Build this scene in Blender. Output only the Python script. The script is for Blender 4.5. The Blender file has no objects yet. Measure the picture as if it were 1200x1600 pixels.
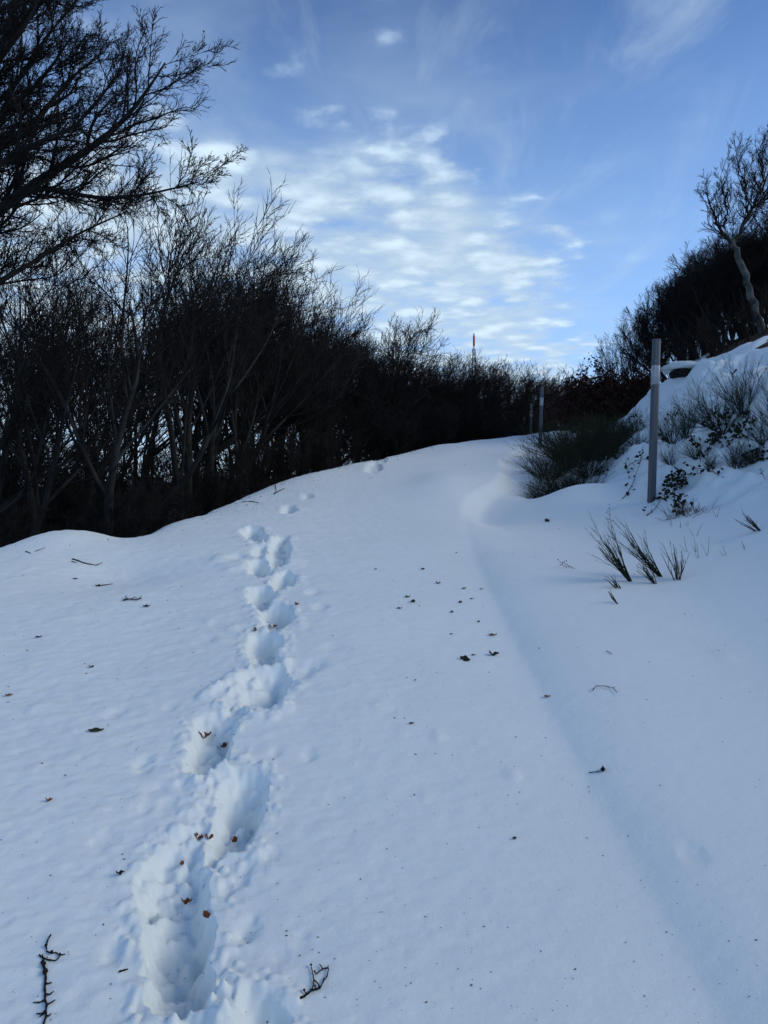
import bpy, math, random
import numpy as np

# ------------------------------------------------------------------ camera, sky, sun, exposure
scene = bpy.context.scene
C = scene.collection
FPX, CZ = 1164.0, 1.6                       # focal length in photo pixels (1200 x 1600), eye height

cam = bpy.data.cameras.new('camera')
cam.sensor_fit = 'VERTICAL'
cam.angle = 2 * math.atan(800 / FPX)
cam.clip_start, cam.clip_end = 0.05, 3000
camo = bpy.data.objects.new('camera', cam)
camo.location = (0, 0, CZ)
camo.rotation_euler = (math.pi / 2, 0, 0)
C.objects.link(camo)
scene.camera = camo

SUN_EL, SUN_AZ = math.radians(32), math.radians(102)     # azimuth clockwise from the view direction
world = bpy.data.worlds.new('World')
scene.world = world
world.use_nodes = True
wn, wl = world.node_tree.nodes, world.node_tree.links
wn.clear()


def N(nodes, kind, **kw):
    n = nodes.new(kind)
    for k, v in kw.items():
        if k.startswith('i_'):
            n.inputs[k[2:]].default_value = v
        elif k.startswith('n_'):
            n.inputs[int(k[2:])].default_value = v
        else:
            setattr(n, k, v)
    return n


def mathn(nodes, links, op, a, b=None, c=None, clamp=False):
    n = nodes.new('ShaderNodeMath')
    n.operation = op
    n.use_clamp = clamp
    for i, x in enumerate((a, b, c)):
        if x is None:
            continue
        if isinstance(x, (int, float)):
            n.inputs[i].default_value = x
        else:
            links.new(x, n.inputs[i])
    return n.outputs[0]


def mapr(nodes, links, x, a, b, c=0.0, d=1.0, smooth=True):
    n = nodes.new('ShaderNodeMapRange')
    n.interpolation_type = 'SMOOTHSTEP' if smooth else 'LINEAR'
    links.new(x, n.inputs[0])
    for i, v in enumerate((a, b, c, d)):
        n.inputs[i + 1].default_value = v
    return n.outputs[0]


sky = N(wn, 'ShaderNodeTexSky', sky_type='NISHITA', sun_disc=False, sun_elevation=SUN_EL, sun_rotation=SUN_AZ,
        altitude=1200, air_density=0.9, dust_density=0.3, ozone_density=8.0)
geo = N(wn, 'ShaderNodeTexCoord')
sep = N(wn, 'ShaderNodeSeparateXYZ')
wl.new(geo.outputs['Generated'], sep.inputs[0])
M = lambda op, a, b=None, c=None, clamp=False: mathn(wn, wl, op, a, b, c, clamp)
zz = M('MAXIMUM', sep.outputs[2], 0.02)
zz = M('ADD', zz, 0.03)
px, py = M('DIVIDE', sep.outputs[0], zz), M('DIVIDE', sep.outputs[1], zz)       # a cloud layer seen in perspective
comb = N(wn, 'ShaderNodeCombineXYZ')
wl.new(px, comb.inputs[0]); wl.new(py, comb.inputs[1])


def wnoise(scale, detail, rough, sx=1.0, sy=1.0, off=(0, 0, 0), rot=0.0, dist=0.0):
    mp = N(wn, 'ShaderNodeMapping')
    mp.inputs['Scale'].default_value = (sx, sy, 1)
    mp.inputs['Location'].default_value = off
    mp.inputs['Rotation'].default_value = (0, 0, rot)
    wl.new(comb.outputs[0], mp.inputs[0])
    n = N(wn, 'ShaderNodeTexNoise', i_Scale=scale, i_Detail=detail, i_Roughness=rough, i_Distortion=dist)
    wl.new(mp.outputs[0], n.inputs['Vector'])
    return n.outputs['Fac']


big = wnoise(1.3, 3, 0.5, off=(3.1, 1.7, 0))
cells = wnoise(7.5, 3, 0.5, off=(0.4, 2.2, 0))
soft = wnoise(2.6, 5, 0.55, off=(7.0, 4.0, 0), dist=0.3)
vmap = N(wn, 'ShaderNodeVectorMath', operation='ADD')
wob = N(wn, 'ShaderNodeTexNoise', i_Scale=6.0, i_Detail=4, i_Roughness=.6)
wl.new(comb.outputs[0], wob.inputs['Vector'])
wsc = N(wn, 'ShaderNodeVectorMath', operation='SCALE'); wsc.inputs[3].default_value = .22
wl.new(wob.outputs['Color'], wsc.inputs[0])
wl.new(comb.outputs[0], vmap.inputs[0]); wl.new(wsc.outputs[0], vmap.inputs[1])
vor = N(wn, 'ShaderNodeTexVoronoi', feature='SMOOTH_F1', i_Scale=6.6, i_Smoothness=.55)
wl.new(vmap.outputs[0], vor.inputs['Vector'])
puff = mapr(wn, wl, vor.outputs['Distance'], 0.10, 0.62, 1.0, 0.0, False)
band = M('SUBTRACT', M('MULTIPLY_ADD', M('SUBTRACT', py, 2.3), 0.36, 0.56), px)      # >0 towards the left of the band
band = M('ADD', band, M('MULTIPLY', M('SUBTRACT', big, 0.5), 1.1))
bmask = mapr(wn, wl, band, -0.28, 0.36)
near_ = mapr(wn, wl, py, 1.3, 2.3, 0.32, 1.0)
cov = M('MULTIPLY', bmask, near_)
thr = mapr(wn, wl, cov, 0.0, 1.0, 0.74, 0.20, False)
body = M('ADD', M('MULTIPLY', puff, 0.24), M('ADD', M('MULTIPLY', soft, 0.36), M('MULTIPLY', cells, 0.40)))
c1 = M('DIVIDE', M('SUBTRACT', body, thr), 0.38, clamp=True)
c1 = M('MULTIPLY', mapr(wn, wl, c1, 0.0, 1.0), 0.90)
wis = wnoise(1.5, 6, 0.62, sx=1.9, sy=0.5, off=(1.0, 5.0, 0), rot=-0.12, dist=0.8)
c2 = M('MULTIPLY', mapr(wn, wl, wis, 0.40, 0.78), 0.38)
c3 = M('MULTIPLY', M('MULTIPLY', bmask, near_), mapr(wn, wl, soft, 0.32, 0.64, 0.08, 0.50))
c1 = M('MULTIPLY_ADD', M('SUBTRACT', 1.0, c3), c1, c3)
cl = M('MAXIMUM', c1, c2)
veil = mapr(wn, wl, sep.outputs[2], 0.0, 0.57, 0.86, 0.0, False)                            # bright air low over the horizon
shade = mapr(wn, wl, body, 0.35, 0.75, 0.82, 1.15)
bgc = N(wn, 'ShaderNodeBackground', i_Color=(0.375, 0.47, 0.55, 1))
wl.new(shade, bgc.inputs['Strength'])
bgs = N(wn, 'ShaderNodeBackground', i_Strength=0.10)
wl.new(sky.outputs[0], bgs.inputs['Color'])
bgv = N(wn, 'ShaderNodeBackground', i_Color=(0.29, 0.475, 0.765, 1))
mixv = N(wn, 'ShaderNodeMixShader')
wl.new(veil, mixv.inputs[0]); wl.new(bgs.outputs[0], mixv.inputs[1]); wl.new(bgv.outputs[0], mixv.inputs[2])
mix = N(wn, 'ShaderNodeMixShader')
wl.new(cl, mix.inputs[0]); wl.new(mixv.outputs[0], mix.inputs[1]); wl.new(bgc.outputs[0], mix.inputs[2])
wo = N(wn, 'ShaderNodeOutputWorld')
wl.new(mix.outputs[0], wo.inputs[0])

sl = bpy.data.lights.new('sun', 'SUN')
sl.energy, sl.angle, sl.color = 0.70, math.radians(30), (1.0, 0.92, 0.64)
so = bpy.data.objects.new('sun', sl)
from mathutils import Vector
sd = Vector((math.cos(SUN_EL) * math.sin(SUN_AZ), math.cos(SUN_EL) * math.cos(SUN_AZ), math.sin(SUN_EL)))
so.rotation_euler = sd.to_track_quat('Z', 'Y').to_euler()
so.location = (20, 10, 30)
C.objects.link(so)

vs = scene.view_settings
vs.view_transform, vs.look, vs.gamma, vs.use_curve_mapping, vs.exposure = 'Standard', 'None', 1.0, False, 0.82

# ------------------------------------------------------------------ helpers
R_ = np.random.default_rng(7)


def mesh_of(name, V, F4=None, F3=None, mats=(), smooth=False, mi=None):
    me = bpy.data.meshes.new(name)
    V = np.asarray(V, np.float32)
    loops, starts, n = [], [], 0
    if F4 is not None and len(F4):
        F4 = np.asarray(F4, np.int32)
        loops.append(F4.ravel()); starts.append(np.arange(len(F4)) * 4); n = len(F4) * 4
    if F3 is not None and len(F3):
        F3 = np.asarray(F3, np.int32)
        loops.append(F3.ravel()); starts.append(n + np.arange(len(F3)) * 3)
    loops, starts = np.concatenate(loops).astype(np.int32), np.concatenate(starts).astype(np.int32)
    me.vertices.add(len(V)); me.vertices.foreach_set('co', V.ravel())
    me.loops.add(len(loops)); me.loops.foreach_set('vertex_index', loops)
    me.polygons.add(len(starts)); me.polygons.foreach_set('loop_start', starts)
    if mi is not None:
        me.polygons.foreach_set('material_index', np.asarray(mi, np.int32))
    me.update(calc_edges=True)
    if smooth:
        me.polygons.foreach_set('use_smooth', np.ones(len(starts), bool))
    for m in mats:
        me.materials.append(m)
    return me


def link(name, me, parent=None, loc=None):
    o = bpy.data.objects.new(name, me)
    C.objects.link(o)
    if parent is not None:
        o.parent = parent
    if loc is not None:
        o.location = loc
    return o


def tag(o, label=None, cat=None, group=None, kind=None):
    for k, v in (('label', label), ('category', cat), ('group', group), ('kind', kind)):
        if v:
            o[k] = v
    return o


def empty(name, loc, label, cat, group=None, rz=0.0, s=1.0):
    o = bpy.data.objects.new(name, None)
    o.empty_display_size = 0.2
    o.location = loc
    o.rotation_euler = (0, 0, rz)
    o.scale = (s, s, s) if not hasattr(s, '__len__') else s
    C.objects.link(o)
    return tag(o, label, cat, group)


class MB:
    """collects tubes and faces, builds one mesh"""
    def __init__(s):
        s.V, s.Q, s.T, s.n = [], [], [], 0

    def add(s, V, Q=None, T=None):
        s.V.append(np.asarray(V, float))
        if Q is not None and len(Q): s.Q.append(np.asarray(Q) + s.n)
        if T is not None and len(T): s.T.append(np.asarray(T) + s.n)
        s.n += len(V)

    def tubes(s, P, R, sides):
        """P (n,k,3), R (n,k): n open tubes of k rings"""
        P, R = np.asarray(P, float), np.asarray(R, float)
        if P.ndim == 2:
            P, R = P[None], R[None]
        n, k, _ = P.shape
        T = np.gradient(P, axis=1)
        T /= np.linalg.norm(T, axis=2, keepdims=True) + 1e-9
        ref = np.where(np.abs(T[:, :1, 2:3]) > 0.8, np.array([1.0, 0.13, 0.0]), np.array([0.1, 0.2, 1.0]))
        U = np.cross(T, ref); U /= np.linalg.norm(U, axis=2, keepdims=True) + 1e-9
        W = np.cross(T, U)
        a = np.arange(sides) * 2 * np.pi / sides
        V = P[:, :, None] + R[:, :, None, None] * (np.cos(a)[None, None, :, None] * U[:, :, None] + np.sin(a)[None, None, :, None] * W[:, :, None])
        i = np.arange(n)[:, None, None] * k * sides + np.arange(k - 1)[None, :, None] * sides
        j = np.arange(sides)[None, None, :]; j2 = (j + 1) % sides
        Q = np.stack([i + j, i + j2, i + sides + j2, i + sides + j], -1).reshape(-1, 4)
        s.add(V.reshape(-1, 3), Q)

    def mesh(s, name, mats, smooth=False):
        return mesh_of(name, np.concatenate(s.V), np.concatenate(s.Q) if s.Q else None, np.concatenate(s.T) if s.T else None, mats, smooth)


def _h(ix, iy, seed):
    h = (ix.astype(np.int64) * 374761393 + iy.astype(np.int64) * 668265263 + seed * 2147483647) & 0xFFFFFFFF
    h = ((h ^ (h >> 13)) * 1274126177) & 0xFFFFFFFF
    h = (h ^ (h >> 16)) & 0xFFFF
    return h / 32767.5 - 1.0


def noise(x, y, seed=0):
    ix, iy = np.floor(x), np.floor(y)
    fx, fy = x - ix, y - iy
    u, v = fx * fx * fx * (fx * (fx * 6 - 15) + 10), fy * fy * fy * (fy * (fy * 6 - 15) + 10)
    a, b, c, d = _h(ix, iy, seed), _h(ix + 1, iy, seed), _h(ix, iy + 1, seed), _h(ix + 1, iy + 1, seed)
    return (a * (1 - u) + b * u) * (1 - v) + (c * (1 - u) + d * u) * v


def fbm(x, y, oct_=3, seed=0, gain=0.5):
    s, a = 0, 1.0
    for k in range(oct_):
        s = s + a * noise(x * 2 ** k + 17.3 * k, y * 2 ** k - 9.1 * k, seed + k)
        a *= gain
    return s


def sst(x, a, b):
    t = np.clip((x - a) / (b - a), 0, 1)
    return t * t * (3 - 2 * t)


def curve(knots, lo, hi, sm):
    """smoothed piecewise-linear function of one variable"""
    k = np.array(knots, float)
    xs = np.linspace(lo, hi, 6000)
    ys = np.interp(xs, k[:, 0], k[:, 1])
    dx = xs[1] - xs[0]
    w = np.arange(-int(3 * sm / dx) - 1, int(3 * sm / dx) + 2) * dx
    g = np.exp(-w * w / (2 * sm * sm)); g /= g.sum()
    n = len(w) // 2
    l, r = ys[0] - (ys[1] - ys[0]) * np.arange(n, 0, -1), ys[-1] + (ys[-1] - ys[-2]) * np.arange(1, n + 1)
    ys = np.convolve(np.concatenate([l, ys, r]), g, 'valid')
    return lambda x: np.interp(x, xs, ys)


# ------------------------------------------------------------------ the lie of the land
road_z = curve([(-400, -20), (-40, -5), (0, -.35), (10, 1.65), (14, 2.42), (22, 3.72), (34, 5.3), (60, 7.6), (120, 12), (300, 20), (900, 24)], -420, 920, 0.9)
edge_x = curve([(-400, -60), (-10, -5.2), (4, -4.7), (7.9, -4.2), (8.6, -3.4), (9.6, -2.45), (11.6, -2.0), (14.1, -1.2), (17, 0.0), (21, 1.6), (26, 4), (30, 5.8), (40, 10.2), (60, 20), (120, 60), (900, 400)], -420, 920, 0.28)
foot_x = curve([(-400, 3), (2, 2.4), (9, 2.3), (11, 2.15), (12.4, 2.5), (14, 3.0), (18, 4.2), (22, 5.2), (30, 8.6), (40, 13), (60, 23), (120, 64), (900, 410)], -420, 920, 0.5)
bank_p = curve([(-5, 0), (0, 0.0), (.5, .1), (1, .2), (1.5, .38), (2, .74), (2.5, 1.25), (3, 1.74), (3.5, 2.15), (4.2, 2.6), (5, 3.05), (6, 3.4), (10, 4.1), (20, 5.2), (60, 6), (400, 9)], -6, 420, 0.16)
fall_q = curve([(-5, 0), (0, .03), (.5, .2), (1, .5), (2, .95), (5, 1.5), (15, 2.5), (50, 4.2), (300, 12), (900, 30)], -6, 920, 0.2)
crest_x = curve([(-20, 1.15), (2.2, 1.02), (4.3, .92), (7, .9), (9, 1.0), (10.8, 1.15), (12, 1.7), (13, 2.05), (16, 2.5), (24, 5.0), (60, 24)], -30, 200, 0.35)
crest_a = curve([(-20, .14), (4, .14), (7, .12), (10, .18), (12.8, .16), (17, .12), (24, .08), (40, 0)], -30, 200, 0.6)


def HB(x, y, fine=True):
    """height of the snow before anybody walked on it"""
    z = road_z(y)
    t, d = x - foot_x(y), edge_x(y) - x
    z = z + bank_p(np.clip(t, -5.5, 415)) - fall_q(np.clip(d, -5.5, 915))
    w = .20 - .12 * sst(y, 8.5, 10.5)
    yc = np.clip(y, -29, 199)
    near = 1 - sst(y, 6.5, 10.8)
    k = x - crest_x(yc)
    z = z - (1 - near) * crest_a(yc) * sst(k, -w, w * 3.2)
    z = z + near * (.064 * (1 - np.exp(-np.logaddexp(0, k / .018) * .018 / .20)) - .012 * np.exp(-((k + .05) / .25) ** 2))
    # the lip that overhangs the little scoop below the broom
    z = z - .10 * np.exp(-(((x - 1.45) / .38) ** 2 + ((y - 10.6) / .75) ** 2))
    z = z + .10 * np.exp(-(((x - 1.0) / .5) ** 2 + ((y - 12.2) / 1.2) ** 2))
    z = z + .24 * np.exp(-(((x - 2.85) / .65) ** 2 + ((y - 10.8) / .65) ** 2))
    z = z - .36 * np.exp(-(((x - 2.95) / .65) ** 2 + ((y - 12.7) / .85) ** 2))
    z = z - .16 * np.exp(-(((x + 3.0) / .30) ** 2 + ((y - 9.0) / .5) ** 2))
    z = z + .12 * np.exp(-(((x + 3.6) / .5) ** 2 + ((y - 8.2) / .5) ** 2))
    z = z - .12 * np.exp(-(((x + 2.5) / .55) ** 2 + ((y - 7.1) / .55) ** 2))
    z = z - .035 * np.exp(-(((x - 3.5) / .16) ** 2 + ((y - 9.74) / .16) ** 2))
    z = z - .05 * np.exp(-(((x + 4.0) / .8) ** 2 + ((y - 5.6) / .6) ** 2))
    # hollow under the brambles beside the marker pole
    z = z - .34 * np.exp(-(((x - 4.05) / .26) ** 2 + ((y - 9.75) / .22) ** 2))
    z = z + .10 * np.exp(-(((x - 4.3) / .3) ** 2 + ((y - 10.2) / .3) ** 2))
    z = z + .035 * fbm(x * .45, y * .35, 2, 3)
    cush = sst(t, 1.0, 1.9) * (1 - sst(t, 3.3, 4.2)) * sst(y, 7.5, 9.5) * (1 - sst(y, 26, 34))
    z = z + cush * (.17 * noise(x * 1.9, y * 1.5, 11) + .13 * noise(x * 4.3, y * 3.7, 12) + .04 * noise(x * 9, y * 8, 13))
    if fine:
        crust = sst(-x, -1.0, 1.4) * .7 + .3
        z = z + crust * (.0040 * fbm(x * 5 - y * 1.5, y * 7, 3, 21) + .0034 * fbm(x * 17 - y * 4, y * 24, 2, 25))
    return z


def at(u, v, fn=None):
    """where the line of sight through a photo pixel meets the snow"""
    ys = np.geomspace(0.8, 400, 5000)
    dx, dz = (u - 600) / FPX, (800 - v) / FPX
    g = (CZ + dz * ys) - (fn or HB)(dx * ys, ys)
    k = np.argmax(g < 0)
    if g[k] >= 0:
        k = len(ys) - 1
    y0, y1 = ys[max(k - 1, 0)], ys[k]
    g0, g1 = g[max(k - 1, 0)], g[k]
    y = y0 + (y1 - y0) * (g0 / (g0 - g1) if g0 != g1 else 0)
    return np.array([dx * y, y, CZ + dz * y])


def ground(x, y):
    return float(HB(np.array([x]), np.array([y]), False)[0])


HOLES = [  # rim outline in photo pixels, depth (m), wall width (m), y-softness of the far end (m)
    ([(214, 1378), (238, 1340), (272, 1305), (300, 1292), (318, 1320), (323, 1345), (325, 1380), (327, 1430), (331, 1480), (325, 1530), (318, 1582), (290, 1588), (240, 1584), (232, 1540), (225, 1480), (222, 1430), (212, 1400)], .17, .05, .42),
    ([(318, 1335), (326, 1300), (338, 1270), (330, 1240), (345, 1212), (372, 1199), (405, 1204), (418, 1222), (411, 1265), (396, 1305), (378, 1328), (352, 1328), (335, 1352), (312, 1356)], .19, .06, .30),
    ([(290, 1202), (296, 1160), (303, 1125), (338, 1108), (366, 1114), (363, 1150), (351, 1185), (335, 1204), (305, 1209)], .19, .05, .22),
    ([(374, 1100), (371, 1062), (398, 1045), (440, 1038), (453, 1058), (443, 1085), (425, 1104), (400, 1106)], .16, .06, .2),
    ([(392, 1036), (387, 1002), (394, 985), (425, 983), (439, 998), (431, 1035), (410, 1041)], .17, .05, .15),
    ([(410, 979), (404, 948), (430, 942), (456, 947), (456, 970), (440, 983), (420, 984)], .19, .05, .12),
    ([(389, 945), (387, 920), (415, 914), (433, 921), (425, 942), (405, 950)], .19, .05, .1),
    ([(424, 918), (425, 900), (450, 892), (463, 900), (455, 915), (435, 922)], .14, .05, .1),
    ([(389, 895), (389, 877), (412, 872), (429, 884), (422, 899), (405, 901)], .19, .05, .1),
    ([(418, 884), (420, 850), (435, 835), (450, 837), (452, 860), (446, 884)], .17, .06, .1),
    ([(374, 832), (390, 821), (408, 823), (415, 838), (412, 847), (390, 844)], .19, .06, .1),
    ([(392, 866), (396, 850), (416, 850), (420, 868), (406, 872)], .09, .06, .1),
    ([(438, 802), (443, 790), (458, 789), (464, 798), (450, 804)], .09, .07, .1),
    ([(470, 780), (474, 772), (486, 771), (489, 778)], .07, .07, .1),
    ([(568, 737), (573, 725), (592, 721), (599, 733), (585, 739)], .07, .08, .1),
    ([(580, 727), (590, 716), (602, 714), (604, 722)], .05, .08, .1),
    ([(276, 1640), (284, 1582), (308, 1566), (330, 1590), (335, 1640)], .10, .05, .1),
    ([(366, 1660), (372, 1570), (392, 1548), (418, 1552), (440, 1590), (470, 1660)], .15, .07, .1),
    ([(330, 1348), (375, 1332), (398, 1345), (392, 1385), (350, 1396), (332, 1380)], .025, .03, .1),
    ([(300, 1270), (330, 1210), (345, 1220), (335, 1290), (318, 1320), (285, 1310)], .05, .08, .1),
    ([(345, 1105), (360, 1075), (385, 1060), (380, 1110), (365, 1125)], .05, .05, .1),
]
DENTS = [(225, 1195, .05, -.018), (240, 1190, .035, .012), (165, 1310, .05, -.013), (185, 1482, .045, -.016), (388, 1450, .04, -.02), (376, 1462, .03, -.01),
         (465, 1047, .09, -.035), (492, 1038, .07, -.022), (450, 1068, .06, -.02), (322, 1086, .045, .03), (348, 1070, .05, .035), (368, 1056, .05, .03), (335, 1078, .04, .02),
         (445, 1108, .05, .02), (400, 1118, .05, .022), (425, 1120, .04, .018), (366, 980, .05, .015), (490, 925, .06, -.02), (500, 948, .06, -.02), (470, 975, .05, .012),
         (485, 1178, .04, -.012), (265, 1105, .04, -.012), (595, 1103, .05, .008), (685, 1150, .04, .009), (800, 1211, .04, .009), (1082, 1333, .045, -.010), (1133, 1026, .06, .008),
         (665, 1242, .03, .004), (470, 1470, .03, -.007), (425, 1335, .03, -.009), (290, 1225, .04, -.012), (245, 1235, .045, -.01), (262, 1255, .04, -.01), (228, 1262, .03, -.008),
         (345, 875, .12, .03), (365, 885, .12, .03), (460, 880, .1, .02), (372, 868, .1, -.03), (325, 970, .06, .012), (345, 1000, .06, .012), (440, 1490, .03, -.006), (358, 1545, .03, .01), (345, 1590, .05, .02),
         (180, 1115, .05, -.01), (60, 1105, .05, .008), (520, 1010, .06, -.01), (430, 1175, .03, -.008)]
_holes = []
for poly, dep, wall, soft_ in HOLES:
    pts = np.array([at(u, v, lambda x, y: HB(x, y, False))[:2] for u, v in poly])
    _holes.append((pts, dep, wall, soft_))
_dents = [(*at(u, v, lambda x, y: HB(x, y, False))[:2], r, a) for u, v, r, a in DENTS]


def poly_sd(x, y, P):
    """signed distance to a closed outline, positive inside"""
    d2 = np.full(x.shape, 1e9)
    ins = np.zeros(x.shape, bool)
    for i in range(len(P)):
        ax, ay = P[i - 1]; bx, by = P[i]
        ex, ey = bx - ax, by - ay
        t = np.clip(((x - ax) * ex + (y - ay) * ey) / (ex * ex + ey * ey + 1e-12), 0, 1)
        d2 = np.minimum(d2, (x - ax - t * ex) ** 2 + (y - ay - t * ey) ** 2)
        cond = (ay > y) != (by > y)
        ins ^= cond & (x < (bx - ax) * (y - ay) / (by - ay + 1e-12) + ax)
    d = np.sqrt(d2)
    return np.where(ins, d, -d)


def HT(x, y):
    """height of the snow with the footprints trodden into it"""
    z = HB(x, y)
    dep_all = np.zeros(x.shape)
    for P, dep, wall, soft_ in _holes:
        lo, hi = P.min(0) - .35, P.max(0) + .35
        m = (x > lo[0]) & (x < hi[0]) & (y > lo[1]) & (y < hi[1])
        if not m.any():
            continue
        xm, ym = x[m], y[m]
        s = poly_sd(xm, ym, P) + .016 * noise(xm * 14, ym * 14, 31) + .008 * noise(xm * 40, ym * 40, 32)
        cx = P[:, 0].mean(); hw = np.ptp(P[:, 0]) * .5
        wv = (wall + .012) * (1 + .9 * sst(cx - xm, -.2 * hw, hw))
        k = np.clip((s + .008) / (wv + .008), 0, 1); k = k * (2 - k)
        yf = P[:, 1].max()
        k = k * (0.30 + .70 * sst(yf - ym, 0.0, soft_))
        rough = dep * (.07 * noise(xm * 30, ym * 30, 38) * sst(noise(xm * 6, ym * 6, 39), -.5, .5) + .16 * noise(xm * 9, ym * 9, 33) + .13 * noise(xm * 21, ym * 21, 34) + .06 * np.abs(noise(xm * 48, ym * 48, 35)))
        # crumbled snow lying around the rim
        rim = np.exp(-((s + .045) / .05) ** 2) * (s < .0)
        cr = rim * (.010 * np.clip(noise(xm * 16, ym * 16, 36), 0, 1) + .016 * np.clip(noise(xm * 34, ym * 34, 37), 0, 1)) * min(1, dep / .12)
        dep_all[m] = np.maximum(dep_all[m], k * (dep * .68 + rough * 1.55))
        z[m] += cr
    z = z - dep_all
    for cx, cy, r, a in _dents:
        m = (np.abs(x - cx) < 3 * r) & (np.abs(y - cy) < 4.5 * r)
        if m.any():
            xm, ym = x[m], y[m]
            q = ((xm - cx) / r) ** 2 + ((ym - cy) / (r * 1.4)) ** 2 + .35 * noise(xm / r * 1.3, ym / r * 1.3, 41)
            z[m] += a * np.exp(-np.clip(q, 0, None) ** 1.5)
    return z


# ------------------------------------------------------------------ materials
def material(name):
    m = bpy.data.materials.new(name)
    m.use_nodes = True
    nt = m.node_tree
    return m, nt.nodes, nt.links, nt.nodes['Principled BSDF']


def coords(nodes, links, kind='Object', scale=(1, 1, 1)):
    tc = nodes.new('ShaderNodeTexCoord')
    mp = nodes.new('ShaderNodeMapping')
    mp.inputs['Scale'].default_value = scale
    links.new(tc.outputs[kind], mp.inputs[0])
    return mp.outputs[0]


def mixed(name, c1, c2, scale, rough=0.9, lo=.35, hi=.65, detail=4, bump=0.0, stretch=(1, 1, 1), spec=0.25):
    m, n, l, b = material(name)
    v = coords(n, l, 'Object', stretch)
    t = N(n, 'ShaderNodeTexNoise', i_Scale=scale, i_Detail=detail, i_Roughness=.6)
    l.new(v, t.inputs['Vector'])
    r = N(n, 'ShaderNodeValToRGB')
    r.color_ramp.elements[0].position, r.color_ramp.elements[0].color = lo, (*c1, 1)
    r.color_ramp.elements[1].position, r.color_ramp.elements[1].color = hi, (*c2, 1)
    l.new(t.outputs['Fac'], r.inputs[0]); l.new(r.outputs[0], b.inputs['Base Color'])
    b.inputs['Roughness'].default_value = rough
    b.inputs['Specular IOR Level'].default_value = spec
    if bump:
        bp = N(n, 'ShaderNodeBump', i_Strength=bump, i_Distance=.01)
        l.new(t.outputs['Fac'], bp.inputs['Height']); l.new(bp.outputs[0], b.inputs['Normal'])
    return m


def snow_mat():
    m, n, l, b = material('snow')
    v = coords(n, l)
    t = N(n, 'ShaderNodeTexNoise', i_Scale=0.9, i_Detail=4, i_Roughness=.6); l.new(v, t.inputs['Vector'])
    r = N(n, 'ShaderNodeValToRGB')
    r.color_ramp.elements[0].position, r.color_ramp.elements[0].color = .3, (.80, .835, .805, 1)
    r.color_ramp.elements[1].position, r.color_ramp.elements[1].color = .7, (.85, .88, .85, 1)
    l.new(t.outputs['Fac'], r.inputs[0]); l.new(r.outputs[0], b.inputs['Base Color'])
    b.inputs['Roughness'].default_value = .75
    b.inputs['Specular IOR Level'].default_value = .2
    b.inputs['Subsurface Weight'].default_value = .0
    b.inputs['Subsurface Radius'].default_value = (.75, .9, 1.0)
    b.inputs['Subsurface Scale'].default_value = .035
    g1 = N(n, 'ShaderNodeTexNoise', i_Scale=55, i_Detail=5, i_Roughness=.7); l.new(v, g1.inputs['Vector'])
    g2 = N(n, 'ShaderNodeTexNoise', i_Scale=420, i_Detail=2, i_Roughness=.6); l.new(v, g2.inputs['Vector'])
    ad = N(n, 'ShaderNodeMath', operation='MULTIPLY_ADD'); ad.inputs[1].default_value = .35
    l.new(g2.outputs['Fac'], ad.inputs[0]); l.new(g1.outputs['Fac'], ad.inputs[2])
    bp = N(n, 'ShaderNodeBump', i_Strength=.42, i_Distance=.008)
    l.new(ad.outputs[0], bp.inputs['Height']); l.new(bp.outputs[0], b.inputs['Normal'])
    return m


SNOW = snow_mat()
LITTER = mixed('leaf_litter', (.022, .014, .009), (.055, .034, .020), 9, lo=.3, hi=.7, detail=6, bump=.8)
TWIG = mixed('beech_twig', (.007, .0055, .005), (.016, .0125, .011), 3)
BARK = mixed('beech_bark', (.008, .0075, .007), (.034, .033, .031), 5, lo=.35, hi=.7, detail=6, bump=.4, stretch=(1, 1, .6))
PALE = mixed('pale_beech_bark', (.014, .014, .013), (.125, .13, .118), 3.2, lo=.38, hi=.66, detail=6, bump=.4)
BROOM = mixed('broom_green', (.009, .015, .008), (.022, .032, .015), 6)
BROOMD = mixed('broom_dry', (.028, .024, .016), (.060, .052, .032), 6)
REDLEAF = mixed('dry_beech_leaf', (.028, .011, .008), (.060, .022, .013), 5)
BRAMBLE = mixed('bramble_leaf', (.012, .018, .010), (.035, .040, .022), 8)
BSTEM = mixed('bramble_stem', (.030, .016, .014), (.055, .030, .024), 8)
ORANGE = mixed('orange_leaf', (.13, .034, .011), (.26, .080, .024), 60, rough=.7)
TAN = mixed('tan_leaf', (.13, .070, .035), (.24, .14, .075), 60, rough=.7)
DARKLEAF = mixed('dark_leaf', (.014, .012, .009), (.040, .032, .020), 60, rough=.6)
OLIVE = mixed('olive_leaf', (.018, .024, .012), (.040, .046, .022), 40, rough=.45)
POLE = mixed('weathered_pole', (.060, .068, .078), (.085, .094, .105), 7, rough=.55, detail=6, stretch=(6, 6, .5), spec=.4)
BAND = mixed('reflective_band', (.27, .28, .29), (.34, .35, .36), 9, rough=.4, detail=5, spec=.5)
WOODP = mixed('wooden_pole', (.10, .08, .06), (.18, .15, .11), 9, stretch=(5, 5, .5))
ROCK = mixed('grey_rock', (.008, .007, .0065), (.032, .029, .026), 5, detail=8, bump=.8)
RED = mixed('mast_red', (.50, .035, .020), (.60, .05, .03), 2, rough=.5)
WHITE = mixed('mast_white', (.70, .70, .70), (.80, .80, .79), 2, rough=.5)
STEEL = mixed('mast_steel', (.10, .11, .12), (.17, .18, .19), 2, rough=.5)


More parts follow.
